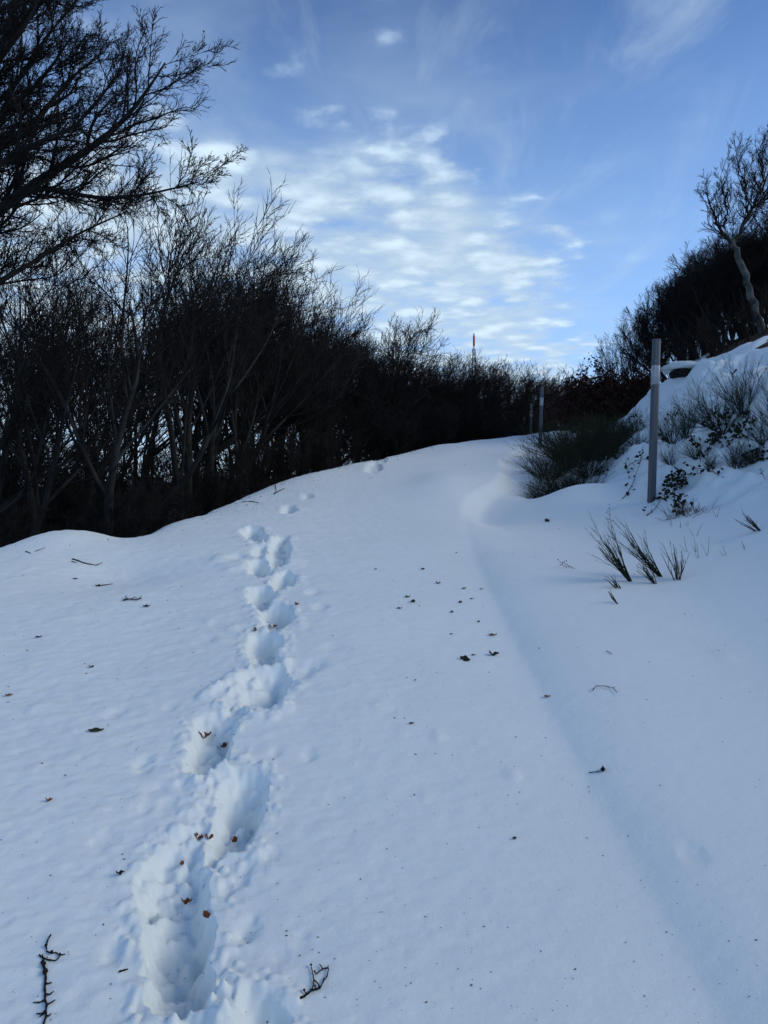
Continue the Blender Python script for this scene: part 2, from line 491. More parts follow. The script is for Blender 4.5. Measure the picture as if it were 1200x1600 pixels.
# ------------------------------------------------------------------ snow sheet and forest floor
def forest(x, y):
    """how far inside the woods a point lies (m); negative on the open snow"""
    dl = edge_x(y) - x - .28
    dr = (x - foot_x(y)) - 4.1 - .25 * np.sin(y * .9)
    dr = np.where(y > 6, dr, -9)
    return np.maximum(dl, dr) + .22 * fbm(x * 1.3, y * 1.3, 3, 51)


def polar(az, rad, fn):
    A, Rr = np.meshgrid(az, rad)
    x, y = Rr * np.sin(A), Rr * np.cos(A)
    z = fn(x.ravel(), y.ravel())
    V = np.stack([x.ravel(), y.ravel(), z], 1)
    nr, na = x.shape
    i, j = np.meshgrid(np.arange(nr - 1), np.arange(na - 1), indexing='ij')
    a = i * na + j
    Q = np.stack([a, a + 1, a + na + 1, a + na], -1).reshape(-1, 4)[:, ::-1]
    return V, Q


fine_a = np.radians(np.linspace(-31, 31, 470))
az = np.concatenate([np.radians(np.linspace(-180, -31, 44)[:-1]), fine_a, np.radians(np.linspace(31, 180, 44)[1:])])
rad = np.concatenate([[.02, .4, .8, 1.2, 1.6], np.geomspace(1.9, 10, 500), np.geomspace(10, 40, 150)[1:], np.geomspace(40, 900, 60)[1:]])


def snow_z(x, y):
    return HT(x, y) - .16 * sst(forest(x, y), -.1, .35)


V, Q = polar(az, rad, snow_z)
tag(link('snow_ground', mesh_of('snow_ground', V, Q, mats=[SNOW], smooth=True)), kind='structure')
az2 = np.concatenate([np.radians(np.linspace(-180, -36, 40)[:-1]), np.radians(np.linspace(-36, 36, 260)), np.radians(np.linspace(36, 180, 40)[1:])])
rad2 = np.concatenate([np.geomspace(3, 60, 170), np.geomspace(60, 900, 40)[1:]])
V, Q = polar(az2, rad2, lambda x, y: HB(x, y, False) - .06 + .03 * fbm(x * 2.2, y * 2.2, 3, 61))
fm = forest(V[:, 0], V[:, 1]) > -.3
Q = Q[fm[Q].any(1)]
used, inv = np.unique(Q, return_inverse=True)
tag(link('forest_floor', mesh_of('forest_floor', V[used], inv.reshape(-1, 4), mats=[LITTER], smooth=True)), kind='structure')


# ------------------------------------------------------------------ trees
UP = np.array([0, 0, 1.0])


def grow(rng, p, d, L, r0, K, wander, trop, tstr, tip=.35):
    """n branches of K segments; trop pulls the direction, wander bends it"""
    p, d, L, r0 = np.asarray(p, float), np.asarray(d, float), np.asarray(L, float), np.asarray(r0, float)
    n = len(p)
    P = np.empty((n, K + 1, 3)); D = np.empty((n, K + 1, 3))
    P[:, 0] = p
    d = d / (np.linalg.norm(d, axis=1, keepdims=True) + 1e-9)
    D[:, 0] = d
    drift = rng.normal(0, 1, (n, 3))
    for k in range(K):
        drift = .55 * drift + .85 * rng.normal(0, 1, (n, 3))
        d = d + wander * drift + tstr * trop
        d = d / np.linalg.norm(d, axis=1, keepdims=True)
        P[:, k + 1] = P[:, k] + d * (L / K)[:, None]
        D[:, k + 1] = d
    t = np.linspace(0, 1, K + 1)[None]
    R = r0[:, None] * (1 - (1 - tip) * t)
    return P, D, R


def sprout(rng, P, D, R, L, m, t0, t1, amin, amax, ratio, rr, rmin, taper=.35, plane=0.0):
    """m children along each branch"""
    n, K1, _ = P.shape
    t = t0 + (t1 - t0) * (np.arange(m)[None] + rng.uniform(0, 1, (n, m))) / m
    f = t * (K1 - 1); i = np.minimum(f.astype(int), K1 - 2); w = (f - i)[..., None]
    rows = np.arange(n)[:, None]
    p = P[rows, i] * (1 - w) + P[rows, i + 1] * w
    d = D[rows, i + 1]
    r = R[rows, i]
    q = rng.normal(0, 1, (n, m, 3)); q[..., 1] *= (1 - plane)
    q = q - (q * d).sum(-1, keepdims=True) * d
    q /= np.linalg.norm(q, axis=-1, keepdims=True) + 1e-9
    a = np.radians(rng.uniform(amin, amax, (n, m)))[..., None]
    nd = d * np.cos(a) + q * np.sin(a)
    l = L[:, None] * ratio * (1 - taper * t) * rng.uniform(.65, 1.3, (n, m))
    rad_ = np.maximum(r * rr * rng.uniform(.75, 1.1, (n, m)), rmin)
    return p.reshape(-1, 3), nd.reshape(-1, 3), l.ravel(), rad_.ravel()


def twigs_on(rng, mb, P, D, R, L, plan, trop, rmin=.0022, tips=None):
    """two or three further orders of branching, added to mb; plan rows: (m, t0, amin, amax, ratio, rr, K, wander, tstr, sides)"""
    for row in plan:
        m, t0, a0, a1, ratio, rr, K, wd, ts, sides = row
        p, d, l, r = sprout(rng, P, D, R, L, m, t0, 1.0, a0, a1, ratio, rr, rmin)
        P, D, R = grow(rng, p, d, l, r, K, wd, trop, ts)
        L = l
        mb.tubes(P, R, sides)
    if tips is not None:
        tips.append(P[:, -1])
    return P


def fit(p, d, l, env, trop, g=1.0):
    """shorten the shoots that would leave the crown's outline"""
    c, rad_ = env
    l = l.copy()
    for _ in range(9):
        e = p + l[:, None] * (.52 * d + .52 * trop)
        out = (((e - c) / (rad_ * g)) ** 2).sum(1) > 1
        l = np.where(out, l * .80, l)
    return l


def clip_in(P, env, g):
    """shrink whole shoots towards their foot until their tips lie inside the crown's outline"""
    c, rad_ = env
    f = np.ones(len(P))
    for _ in range(12):
        e = P[:, 0] + (P[:, -1] - P[:, 0]) * f[:, None]
        out = (((e - c) / (rad_ * g)) ** 2).sum(1) > 1
        f = np.where(out, f * .84, f)
    f = np.maximum(f, .12)
    return P[:, :1] + (P - P[:, :1]) * f[:, None, None], f


def beech(seed, H=5.0, stems=3, spread=.35, wind=.35, dens=1.0, clear=.33, gnarl=.065, bark=None, trunk_r=.07, wide=.40, low=.36, rmin=.0040):
    """meshes of one bare beech: trunks, limbs, crown; the crown fills a rounded outline that the wind has pushed over"""
    rng = np.random.default_rng(seed)
    bark = bark or BARK
    trop = np.array([wind * .8, 0, 1.0]); trop = trop / np.linalg.norm(trop)
    rz = H * (1 - low) / 2
    env = (np.array([wind * H * .42, 0, H - rz]), np.array([H * wide * (1 + .25 * wind), H * wide, rz]))
    ang = rng.uniform(0, 2 * np.pi) + np.arange(stems) * 2 * np.pi / stems + rng.normal(0, .4, stems)
    p = np.stack([.12 * np.cos(ang), .12 * np.sin(ang), np.full(stems, -.35)], 1) * (stems > 1) + np.array([0, 0, -.35]) * (stems == 1)
    d = np.stack([spread * np.cos(ang) + wind * .35, spread * np.sin(ang), np.full(stems, 1.0)], 1)
    L0 = H * rng.uniform(.70, .82, stems)
    r0 = trunk_r * rng.uniform(.7, 1.15, stems) * (1 if stems > 1 else 1.35)
    P0, D0, R0 = grow(rng, p, d, L0, r0, 16, gnarl, trop, .03, tip=.14)
    P0, f0 = clip_in(P0, env, .97); L0 = L0 * f0
    R0[:, 0] *= 1.5; R0[:, 1] *= 1.15
    m1 = max(4, int(round(11.5 * dens)))
    p1, d1, l1, r1 = sprout(rng, P0, D0, R0, L0, m1, clear, .96, 22, 50, .62, .62, .010, taper=.40)
    l1 = fit(p1, d1, l1, env, trop)
    P1, D1, R1 = grow(rng, p1, d1, l1, r1, 8, .065, trop, .10, tip=.3)
    P1, f1 = clip_in(P1, env, 1.0); l1 = l1 * f1
    trunks = []
    for k in range(stems):
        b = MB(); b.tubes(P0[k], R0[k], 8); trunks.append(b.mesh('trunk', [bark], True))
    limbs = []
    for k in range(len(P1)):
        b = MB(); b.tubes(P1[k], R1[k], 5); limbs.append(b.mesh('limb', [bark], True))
    whole = MB()
    whole.tubes(P0, R0, 7); whole.tubes(P1, R1, 4)
    cr = MB()
    P, D, R, L = P1, D1, R1, l1
    for m, t0, a0, a1, ratio, rr_, K, wd, ts, g in ((8, .10, 20, 46, .52, .64, 4, .11, .11, 1.02), (6, .10, 20, 44, .55, .66, 2, .12, .10, 1.03), (3, .10, 18, 44, .66, .8, 1, .10, .1, 1.06)):
        q, d, l, r = sprout(rng, P, D, R, L, m, t0, 1.0, a0, a1, ratio, rr_, rmin)
        l = np.maximum(fit(q, d, l, env, trop, g), .035)
        P, D, R = grow(rng, q, d, l, r, K, wd, trop, ts)
        P, f_ = clip_in(P, env, g + .02 * rng.normal(0, 1))
        L = np.maximum(l * f_, .05)
        cr.tubes(P, R, 3)
    Vc = np.concatenate(cr.V)
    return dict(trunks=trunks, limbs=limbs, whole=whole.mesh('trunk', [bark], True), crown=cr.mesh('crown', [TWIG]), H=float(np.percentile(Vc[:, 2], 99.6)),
                cx=float(np.percentile(Vc[:, 0], 3) + np.percentile(Vc[:, 0], 97)) / 2)


def plant(pr, name, x, y, height, label, cat='tree', group=None, rz=0.0, detail=False, dz=0.0, sx=1.0):
    s = height / pr['H']
    t = empty(name, (x, y, ground(x, y) - .05 + dz), label, cat, group, rz, (s * sx, s * sx, s))
    if detail and 'limbs' in pr:
        for me in pr['trunks']: link('trunk', me, t)
        for me in pr['limbs']: link('limb', me, t)
    else:
        link('trunk', pr['whole'], t)
    link('crown', pr['crown'], t)
    return t


def place(u, y):
    return (u - 600) / FPX * y, y


def seat(pr, u, y, vt, rz=0.0, sx=1.0):
    """foot and height of a tree whose crown is centred on column u and tops out at row vt"""
    x, h = place(u, y)[0], 1.0
    for _ in range(3):
        h = max(.8, (CZ + (800 - vt) / FPX * y) - ground(x, y))
        x = place(u, y)[0] - pr.get('cx', 0) * h / pr['H'] * sx * math.cos(rz)
    return x, y, h


def hgt(u, y, vtop):
    x = (u - 600) / FPX * y
    return (CZ + (800 - vtop) / FPX * y) - ground(x, y)


PR = [beech(101, stems=2, spread=.30, wind=.30), beech(102, stems=3, spread=.34, wind=.35), beech(103, stems=4, spread=.38, wind=.30, dens=.8),
      beech(104, stems=2, wind=.42, dens=1.2, spread=.22, trunk_r=.085), beech(105, stems=3, spread=.3, wind=.45), beech(106, stems=5, spread=.42, wind=.38, dens=.7)]
FAR = [beech(111, stems=3, spread=.45, wind=.75, dens=.9, wide=.5, low=.25, rmin=.0060), beech(112, stems=3, spread=.35, wind=.5, wide=.46, low=.25, rmin=.0060),
       beech(113, stems=3, spread=.30, wind=.35, wide=.44, low=.28, rmin=.0056)]
LOW = [beech(121, H=2.0, stems=6, spread=.8, wind=.4, dens=.7, clear=.10, trunk_r=.022, gnarl=.14, wide=.55, low=.05, bark=TWIG),
       beech(122, H=2.0, stems=7, spread=.9, wind=.3, dens=.6, clear=.08, trunk_r=.020, gnarl=.16, wide=.60, low=.05, bark=TWIG)]

named = [  # crown column, depth, crown top, prototype, label, sideways stretch
    (225, 10.4, 345, 0, 'forked grey beech rising at the dip in the snow edge', 1.0),
    (75, 10.0, 375, 1, 'pale stemmed bare beech at the far left end of the snow edge', 1.0),
    (135, 12.6, 330, 2, 'many stemmed bare beech between the forked beech and the left end of the edge', 1.0),
    (285, 12.4, 302, 4, 'tall bare beech leaning right just behind the forked grey beech', .9),
    (348, 14.0, 328, 5, 'broad fan shaped bare beech above the highest footprints', .95),
    (410, 16.0, 378, 1, 'bare beech whose swept crown ends the tall part of the wood', 1.1),
    (470, 19.5, 440, 4, 'shorter bare beech tucked under the end of the tall wood', 1.0),
    (612, 25.5, 496, -1, 'lone rounded bare beech standing above the thicket between tall wood and mast', 1.1),
]
for u, y, vt, k, lab, sx in named:
    pr = PR[k] if k >= 0 else FAR[2]
    x, y, h = seat(pr, u, y, vt, 0, sx)
    plant(pr, 'beech_tree', x, y, h, lab, 'tree', None, 0, y < 16, 0, sx)
x, y, h = seat(FAR[0], 800, 41, 566, 0, 1.35)
plant(FAR[0], 'beech_tree', x, y, h, 'flat topped beech swept hard to the right by wind, right of the mast', 'tree', None, 0, False, 0, 1.35)
x, y, h = seat(FAR[1], 735, 37, 553)
plant(FAR[1], 'beech_tree', x, y, h, 'bare beech in front of the mast with the red top showing above it', 'tree', None, 0, False, 0, 1.0)

rr = random.Random(5)
GL = 'bare beech in the dense dark wood left of the track'
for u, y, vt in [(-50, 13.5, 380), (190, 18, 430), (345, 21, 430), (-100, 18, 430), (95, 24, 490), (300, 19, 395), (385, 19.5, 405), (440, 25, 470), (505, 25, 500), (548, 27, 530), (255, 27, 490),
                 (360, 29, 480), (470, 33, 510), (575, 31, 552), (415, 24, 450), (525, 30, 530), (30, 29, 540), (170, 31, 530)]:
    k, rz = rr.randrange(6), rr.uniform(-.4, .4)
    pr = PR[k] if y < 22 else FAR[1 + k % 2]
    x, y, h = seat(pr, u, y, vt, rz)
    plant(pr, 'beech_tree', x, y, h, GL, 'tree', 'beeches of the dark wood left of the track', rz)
GF = 'low bare beech on the far edge of the wood beside the bend'
for u, y, vt in [(560, 28, 548), (650, 30, 562), (680, 32, 566), (705, 35, 566), (760, 40, 560), (845, 48, 592), (665, 38, 568), (720, 44, 566), (775, 48, 572), (830, 54, 590), (870, 60, 594), (905, 64, 592), (935, 66, 588), (630, 35, 560)]:
    k, rz = rr.randrange(2), rr.uniform(-.3, .3)
    x, y, h = seat(FAR[k], u, y, vt, rz, 1.1)
    plant(FAR[k], 'beech_tree', x, y, h, GF, 'tree', 'low beeches at the far bend', rz, False, 0, 1.1)
GU = 'dark leafless sapling thicket clump along the left snow edge'
for k in range(84):
    y = 9.8 + 36 * (k / 84) ** 1.25 + rr.uniform(-.3, .3)
    back = rr.choice([1.0, 1.3, 1.8, 2.4, 3.2, 4.2])
    x = float(edge_x(y)) - back - rr.uniform(0, .5)
    u = x / y * FPX + 600
    if u < -80 or u > 900:
        continue
    hh = rr.uniform(.6, 1.05) if y < 13.5 else rr.uniform(.9, 1.5) if y < 18 else rr.uniform(1.3, 2.1)
    hh *= 1.45 if back > 2 else 1.0
    plant(LOW[k % 2], 'sapling', x, y, hh, GU, 'sapling', 'sapling thicket along the left snow edge', rr.uniform(0, 6.28))


for u, y, hh in [(-40, 13, 1.7), (-5, 14, 1.9), (25, 13.2, 1.6), (52, 14.5, 1.9), (85, 15, 2.0), (115, 14, 1.7), (10, 17, 2.2), (70, 18, 2.3), (140, 17, 2.1), (-30, 20, 2.6), (40, 22, 2.8), (110, 22, 2.8), (175, 19, 2.2)]:
    x, y = place(u, y)
    plant(LOW[rr.randrange(2)], 'sapling', x, y, hh, GU, 'sapling', 'sapling thicket along the left snow edge', rr.uniform(0, 6.28))


def limb_path(pts, y, k=14, jit=0.0, rng=None):
    """a smooth limb through photo pixels at given depths"""
    q = np.array([[(u - 600) / FPX * (y + dy), y + dy, CZ + (800 - v) / FPX * (y + dy)] for u, v, dy in pts])
    t = np.linspace(0, len(q) - 1, k + 1)
    P = np.stack([np.interp(t, np.arange(len(q)), q[:, c]) for c in range(3)], 1)
    for _ in range(2):
        P[1:-1] = .25 * P[:-2] + .5 * P[1:-1] + .25 * P[2:]
    if jit:
        P[1:-1] += rng.normal(0, jit, P[1:-1].shape)
    return P


def custom_tree(name, base, y, trunk_pts, trunk_r, limbs, plan, trop, label, seed, bark, husk=0, rmin=.0022, jit=.0):
    rng = np.random.default_rng(seed)
    limbs = [(q_, a_ * (.78 if y > 12 else 1), b_ * (.7 if y > 12 else 1)) for q_, a_, b_ in limbs]
    trop = np.array(trop, float); trop /= np.linalg.norm(trop)
    P = limb_path(trunk_pts, y, 18, jit, rng)
    o = P[0].copy()
    t = empty(name, o, label, 'tree')
    b = MB(); b.tubes(P - o, np.interp(np.linspace(0, 1, 19), [0, .08, 1], [trunk_r[0] * 1.35, trunk_r[0], trunk_r[1]]), 10)
    link('trunk', b.mesh('trunk', [bark], True), t)
    cr, tips = MB(), []
    for pts, r0, r1 in limbs:
        q = limb_path(pts, y, 16, jit, rng) - o
        L = np.linalg.norm(np.diff(q, axis=0), axis=1).sum()
        Rr = np.linspace(r0, r1, 17)
        b = MB(); b.tubes(q, Rr, 7)
        link('limb', b.mesh('limb', [BARK], True), t)
        D = np.gradient(q, axis=0); D /= np.linalg.norm(D, axis=1, keepdims=True)
        twigs_on(rng, cr, q[None], D[None], Rr[None], np.array([L]), plan, trop, rmin, tips)
    link('crown', cr.mesh('crown', [TWIG]), t)
    if husk:
        T = np.concatenate(tips)
        T = T[rng.choice(len(T), min(husk, len(T)), False)]
        oc = np.array([[1, 0, 0], [-1, 0, 0], [0, 1, 0], [0, -1, 0], [0, 0, 1.3], [0, 0, -1.3]])
        of = [[0, 2, 4], [2, 1, 4], [1, 3, 4], [3, 0, 4], [2, 0, 5], [1, 2, 5], [3, 1, 5], [0, 3, 5]]
        hb = MB()
        for c in T:
            hb.add(c + oc * rng.uniform(.007, .013), None, of)
        tag(link('seed_husk', hb.mesh('seed_husk', [TWIG]), t), kind='stuff')
    return t


NEARPLAN = [(24, .05, 22, 55, .30, .50, 8, .09, .09, 4), (10, .10, 20, 48, .46, .58, 4, .11, .07, 3), (7, .10, 20, 46, .50, .62, 2, .13, .05, 3), (3, .12, 20, 46, .55, .75, 1, .14, .04, 3)]
custom_tree('beech_tree', None, 8.4, [(-190, 940, 0), (-170, 760, 0), (-140, 560, 0), (-110, 420, 0), (-90, 250, 0), (-70, 60, 0), (-40, -120, 0)], (.17, .07),
            [([(-112, 440, 0), (-50, 370, -.2), (0, 326, -.3), (60, 282, -.4), (130, 240, -.45), (185, 200, -.5), (225, 150, -.55), (258, 98, -.6)], .075, .008),
             ([(-105, 330, 0), (-50, 262, .2), (5, 222, .3), (60, 190, .4), (100, 130, .5), (150, 90, .5)], .065, .008),
             ([(20, 312, -.3), (70, 290, -.3), (120, 305, -.35), (180, 312, -.4), (250, 300, -.5), (312, 284, -.5)], .035, .006),
             ([(-90, 230, 0), (-50, 150, -.2), (-5, 95, -.4), (40, 40, -.5), (75, -30, -.5)], .06, .010),
             ([(-95, 250, 0), (-40, 190, .5), (20, 140, .7), (70, 60, .8), (120, 0, .9)], .05, .008),
             ([(-120, 470, 0), (-60, 470, .3), (0, 440, .5), (60, 405, .6), (120, 365, .7), (200, 330, .8)], .05, .007),
             ([(-75, 90, 0), (-40, 40, 0), (0, -20, .2), (30, -80, .2)], .05, .01),
             ([(-90, 200, 0), (-40, 120, .3), (10, 60, .4), (60, 10, .5), (110, -40, .5)], .045, .009),
             ([(-100, 300, 0), (-50, 230, -.2), (10, 175, -.3), (70, 120, -.3), (110, 60, -.3)], .045, .008),
             ([(-100, 380, 0), (-60, 330, -.6), (-10, 260, -.9), (50, 225, -1.0), (120, 200, -1.1), (175, 130, -1.2)], .045, .007)],
            NEARPLAN, (.35, -.02, 1.0), 'big dark beech at the left reaching seed tipped branches over the others', 301, BARK, husk=260, rmin=.0031)
RPLAN = [(16, .08, 18, 48, .40, .50, 8, .12, .14, 4), (7, .10, 18, 42, .48, .6, 4, .12, .13, 3), (6, .12, 18, 42, .5, .65, 2, .12, .12, 3), (3, .15, 18, 42, .55, .8, 1, .12, .1, 3)]
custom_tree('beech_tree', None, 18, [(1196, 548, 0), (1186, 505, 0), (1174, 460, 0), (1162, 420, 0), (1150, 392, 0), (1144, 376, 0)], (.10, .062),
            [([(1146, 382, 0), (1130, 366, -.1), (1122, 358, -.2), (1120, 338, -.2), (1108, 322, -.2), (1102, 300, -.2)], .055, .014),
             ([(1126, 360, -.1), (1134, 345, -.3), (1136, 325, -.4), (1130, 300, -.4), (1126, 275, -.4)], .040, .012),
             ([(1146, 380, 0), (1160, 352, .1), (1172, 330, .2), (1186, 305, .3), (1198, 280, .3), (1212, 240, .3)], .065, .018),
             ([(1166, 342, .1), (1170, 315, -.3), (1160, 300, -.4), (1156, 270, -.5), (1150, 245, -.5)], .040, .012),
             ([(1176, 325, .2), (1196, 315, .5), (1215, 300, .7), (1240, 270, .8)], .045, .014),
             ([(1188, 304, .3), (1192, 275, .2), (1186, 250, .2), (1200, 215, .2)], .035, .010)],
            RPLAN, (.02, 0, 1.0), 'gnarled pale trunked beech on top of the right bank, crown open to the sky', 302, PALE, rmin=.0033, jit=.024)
# the wood on top of the right bank
RB = [beech(131, stems=3, spread=.35, wind=-.10, gnarl=.13, wide=.36, low=.2, rmin=.0050), beech(132, stems=4, spread=.4, wind=.05, dens=.85, gnarl=.14, wide=.40, low=.2, rmin=.0050)]
GR = 'bare gnarled beech in the dark wood on top of the right bank'
for u, y, vt in [(1105, 20.5, 400), (1078, 22, 445), (1140, 20.5, 385), (1172, 20.5, 380), (1205, 20.5, 350), (1245, 20.5, 300), (1225, 22, 380), (1055, 24.5, 480), (1070, 27, 470), (1115, 26, 420),
                 (1155, 24, 375), (1195, 24, 360), (1092, 31, 440), (1135, 31, 410), (1185, 30, 380), (1040, 30, 492), (1095, 22.5, 430), (1255, 24, 330), (1120, 23, 400), (1165, 26, 385), (1210, 26, 340), (1080, 26, 445), (1062, 23, 470), (1140, 28, 400), (1100, 28, 425), (1185, 21.5, 370), (1150, 21.5, 390), (1048, 27, 470), (1032, 31, 482), (1066, 25, 452), (1085, 23.5, 428)]:
    k, rz = rr.randrange(2), rr.uniform(-.8, .8)
    x, y, h = seat(RB[k], u, y, vt - 18, rz, 1.2)
    plant(RB[k], 'beech_tree', x, y, h, GR, 'tree', 'beeches of the wood on the right bank', rz, False, 0, 1.2)
for k, (u, y, vt, lab) in enumerate([(972, 33, 496, 'slender bare beech at the left end of the right bank wood, nearest the gap'),
                                     (1010, 32, 488, 'upright bare beech between the slender end tree and the big marker pole')]):
    x, y, h = seat(RB[k], u, y, vt, .4 + k, .8)
    plant(RB[k], 'beech_tree', x, y, h, lab, 'tree', None, .4 + k, False, 0, .8)
GS = 'dark twiggy sapling on the top edge of the right bank'
for u, y, vt in [(1060, 21.5, 520), (1085, 20.5, 510), (1105, 19.6, 500), (1128, 18.8, 480), (1150, 18.5, 470), (1172, 18.2, 470), (1205, 17, 450), (1095, 23, 490), (1120, 22, 470), (1145, 21, 455), (1075, 24, 505), (1190, 20, 430), (1040, 26, 520), (1225, 16, 440)]:
    x, y = place(u, y)
    plant(LOW[rr.randrange(2)], 'sapling', x, y, hgt(u, y, vt), GS, 'sapling', 'saplings on the right bank top', rr.uniform(0, 6.2), False, 0, .8)


def leafy(seed, H, n, spread):
    """a bush that keeps its dry leaves"""
    rng = np.random.default_rng(seed)
    b = MB()
    ang = rng.uniform(0, 6.28, 9)
    P, D, R = grow(rng, np.zeros((9, 3)), np.stack([spread * np.cos(ang), spread * np.sin(ang), np.ones(9)], 1), H * rng.uniform(.6, .95, 9), np.full(9, .02), 8, .1, UP, .05)
    b.tubes(P, R, 4)
    tw = MB()
    tips = twigs_on(rng, tw, P, D, R, np.full(9, H * .8), [(9, .15, 30, 70, .45, .5, 4, .12, .06, 3), (6, .2, 30, 60, .5, .6, 3, .12, .05, 3)], UP, .003)
    pts = tips.reshape(-1, 3)
    pts = pts[rng.integers(0, len(pts), n)] + rng.normal(0, .05, (n, 3))
    a = rng.normal(0, 1, (n, 3)); a /= np.linalg.norm(a, axis=1, keepdims=True)
    c = np.cross(a, rng.normal(0, 1, (n, 3))); c /= np.linalg.norm(c, axis=1, keepdims=True)
    s = rng.uniform(.03, .055, (n, 1)) * H / 2
    V = np.stack([pts - a * s, pts + c * s * .55 + UP * s * .15, pts + a * s, pts - c * s * .55 + UP * s * .15], 1).reshape(-1, 3)
    tw.add(V, np.arange(n * 4).reshape(-1, 4))
    me = tw.mesh('foliage', [REDLEAF])
    return dict(whole=b.mesh('trunk', [TWIG], True), crown=me, H=H)


BUSH = [leafy(141, 2.0, 5200, .7), leafy(142, 2.0, 5200, .55)]
for u, y, vt, lab in [(915, 25, 582, 'small dry leaved reddish bush at the left end of the hedge by the bend'), (945, 24, 566, 'tall dry leaved reddish bush with ragged top above the broom'),
                      (978, 24.5, 572, 'dark reddish bush right of the ragged topped one'), (1003, 25.5, 580, 'dark bush beside the snow capped rock'), (932, 27, 575, 'reddish bush peeping out behind the ragged topped one'),
                      (895, 31, 598, 'farthest low reddish bush at the inside of the bend')]:
    x, y = place(u, y)
    t = plant(BUSH[int(u) % 2], 'beech_bush', x, y, hgt(u, y, vt), lab, 'bush', 'dry leaved bushes inside the bend', rr.uniform(0, 6), False, 0, 1.0)
    t.children[1].name = 'foliage'


# ------------------------------------------------------------------ broom on the bank
def broom(seed, H, n, spread, lean=(0, 0), shoots=5, r=.0046, dry=False, wild=.07, follow=.3, fan=1.0):
    """list of stem meshes and one foliage mesh"""
    rng = np.random.default_rng(seed)
    a = rng.uniform(0, 6.28, n)
    rad_ = np.sqrt(rng.uniform(0, 1, n)) * spread
    p = np.stack([.06 * H * np.cos(a) * rad_, .06 * H * np.sin(a) * rad_, np.full(n, -.06)], 1)
    d = np.stack([rad_ * np.cos(a) + lean[0], rad_ * np.sin(a) + lean[1], np.ones(n)], 1)
    L = H * rng.uniform(.6, 1.1, n)
    trop = np.array([lean[0] * follow, lean[1] * follow, 1.0]); trop /= np.linalg.norm(trop)
    P, D, R = grow(rng, p, d, L, np.full(n, r * 1.8), 7, wild, trop, .05, tip=.3)
    f = MB()
    twigs_on(rng, f, P, D, R, L, [(shoots, .15, 12 * fan, 32 * fan, .55, .6, 3, .06 + wild * .4, .09, 3), (3, .2, 12 * fan, 28 * fan, .5, .7, 1, .05, .07, 3)], trop, r * .55)
    st = MB(); st.tubes(P, R, 4)
    m = BROOMD if dry else BROOM
    return dict(P=P, R=R, stem=st.mesh('stem', [m]), foliage=f.mesh('foliage', [m]), H=H, m=m)


BR = [broom(151, 1.0, 60, 1.35, (-.25, 0), 7, wild=.13), broom(152, 1.0, 64, 1.5, (.1, 0), 7, wild=.13), broom(153, 1.0, 50, 1.3, (-.5, -.2), 7, wild=.13)]
BS = [broom(161, 1.0, 40, 1.0, (-.25, 0), 6, wild=.14), broom(162, 1.0, 44, 1.1, (.1, 0), 6, wild=.14), broom(163, 1.0, 34, 1.2, (-.4, -.2), 6, wild=.16)]
bg = 'dark green broom shrubs on the lower bank'


def put_broom(pr, u, v, h, label, group=None, rz=0.0, sx=1.0, yfix=None):
    q = at(u, v) if yfix is None else np.array([(u - 600) / FPX * yfix, yfix, 0])
    q[2] = ground(q[0], q[1])
    t = empty('broom_shrub', q - [0, 0, .03], label, 'shrub', group, rz, (h * sx, h * sx, h))
    link('stem', pr['stem'], t); link('foliage', pr['foliage'], t)
    return t


for u, yy, h, k, lab in [
        (856, 12.4, .52, 2, 'frontmost broom shrub spilling over the lip of the snow mound toward the track'), (880, 12.6, .62, 0, 'full broom shrub next to the frontmost one above the mound'),
        (856, 13.8, .70, 1, 'broom shrub hiding the foot of the second marker pole'), (892, 12.8, .60, 1, 'dense broom shrub in the middle of the dark mass above the mound'),
        (893, 14.3, .72, 0, 'taller broom shrub in the back of the dark mass'), (918, 13.2, .55, 0, 'broom shrub with snow showing through at the right of the dark mass'),
        (924, 14.8, .80, 1, 'broom shrub below the dry leaved bushes'), (968, 13.6, .45, 2, 'thin broom shrub just left of the big marker pole'),
        (962, 15.8, .75, 1, 'broom shrub on the slope under the dark reddish bushes'), (990, 17.0, .60, 0, 'green broom shrub below the snow capped rock'),
        (878, 17.0, .95, 2, 'broom shrub at the inside of the bend, half hidden by nearer broom'), (1000, 13.4, .4, 2, 'sparse broom tuft showing behind the big marker pole'),
        (945, 14.2, .55, 0, 'untidy broom shrub uphill of the snow mound, left of the thin one'), (908, 15.8, .95, 1, 'broom shrub touching the ragged reddish bush'),
        (938, 17.2, .8, 0, 'dark broom shrub at the foot of the ragged reddish bush'), (975, 15.0, .5, 1, 'small broom shrub among snow pillows left of the pole')]:
    put_broom((BR if u < 966 else BS)[k], u, 0, h, lab, bg, rr.uniform(0, 6.28), 1.25, yy)
for u, v, h, k, lab in [
        (1052, 690, .62, 0, 'bushy broom clump right of the big marker pole, mid slope'), (1075, 682, .70, 1, 'upright broom clump between the mid slope one and the highest one'),
        (1128, 672, .85, 2, 'broom with long arching stems left of the highest clump'), (1162, 645, .85, 1, 'highest broom clump with a tall pointed tuft on the open slope'),
        (1195, 690, .5, 2, 'low broom half buried at the right edge of the slope'), (1150, 730, .42, 1, 'snow pressed broom in the hollow under the highest clump'),
        (1090, 715, .38, 2, 'small spiky broom sprig on snow below the upright clump'), (1050, 725, .34, 0, 'small broom sprig beside the big marker pole, waist high'),
        (1180, 722, .40, 0, 'flattened broom at the right above the snow shelf'), (1215, 668, .7, 1, 'broom cut by the right border of the view'),
        (1110, 735, .3, 1, 'little broom sprig above the fallen bramble cane')]:
    put_broom(BS[k], u, v, h * .88, lab, 'broom clumps on the open slope', rr.uniform(-.6, .6), .9)


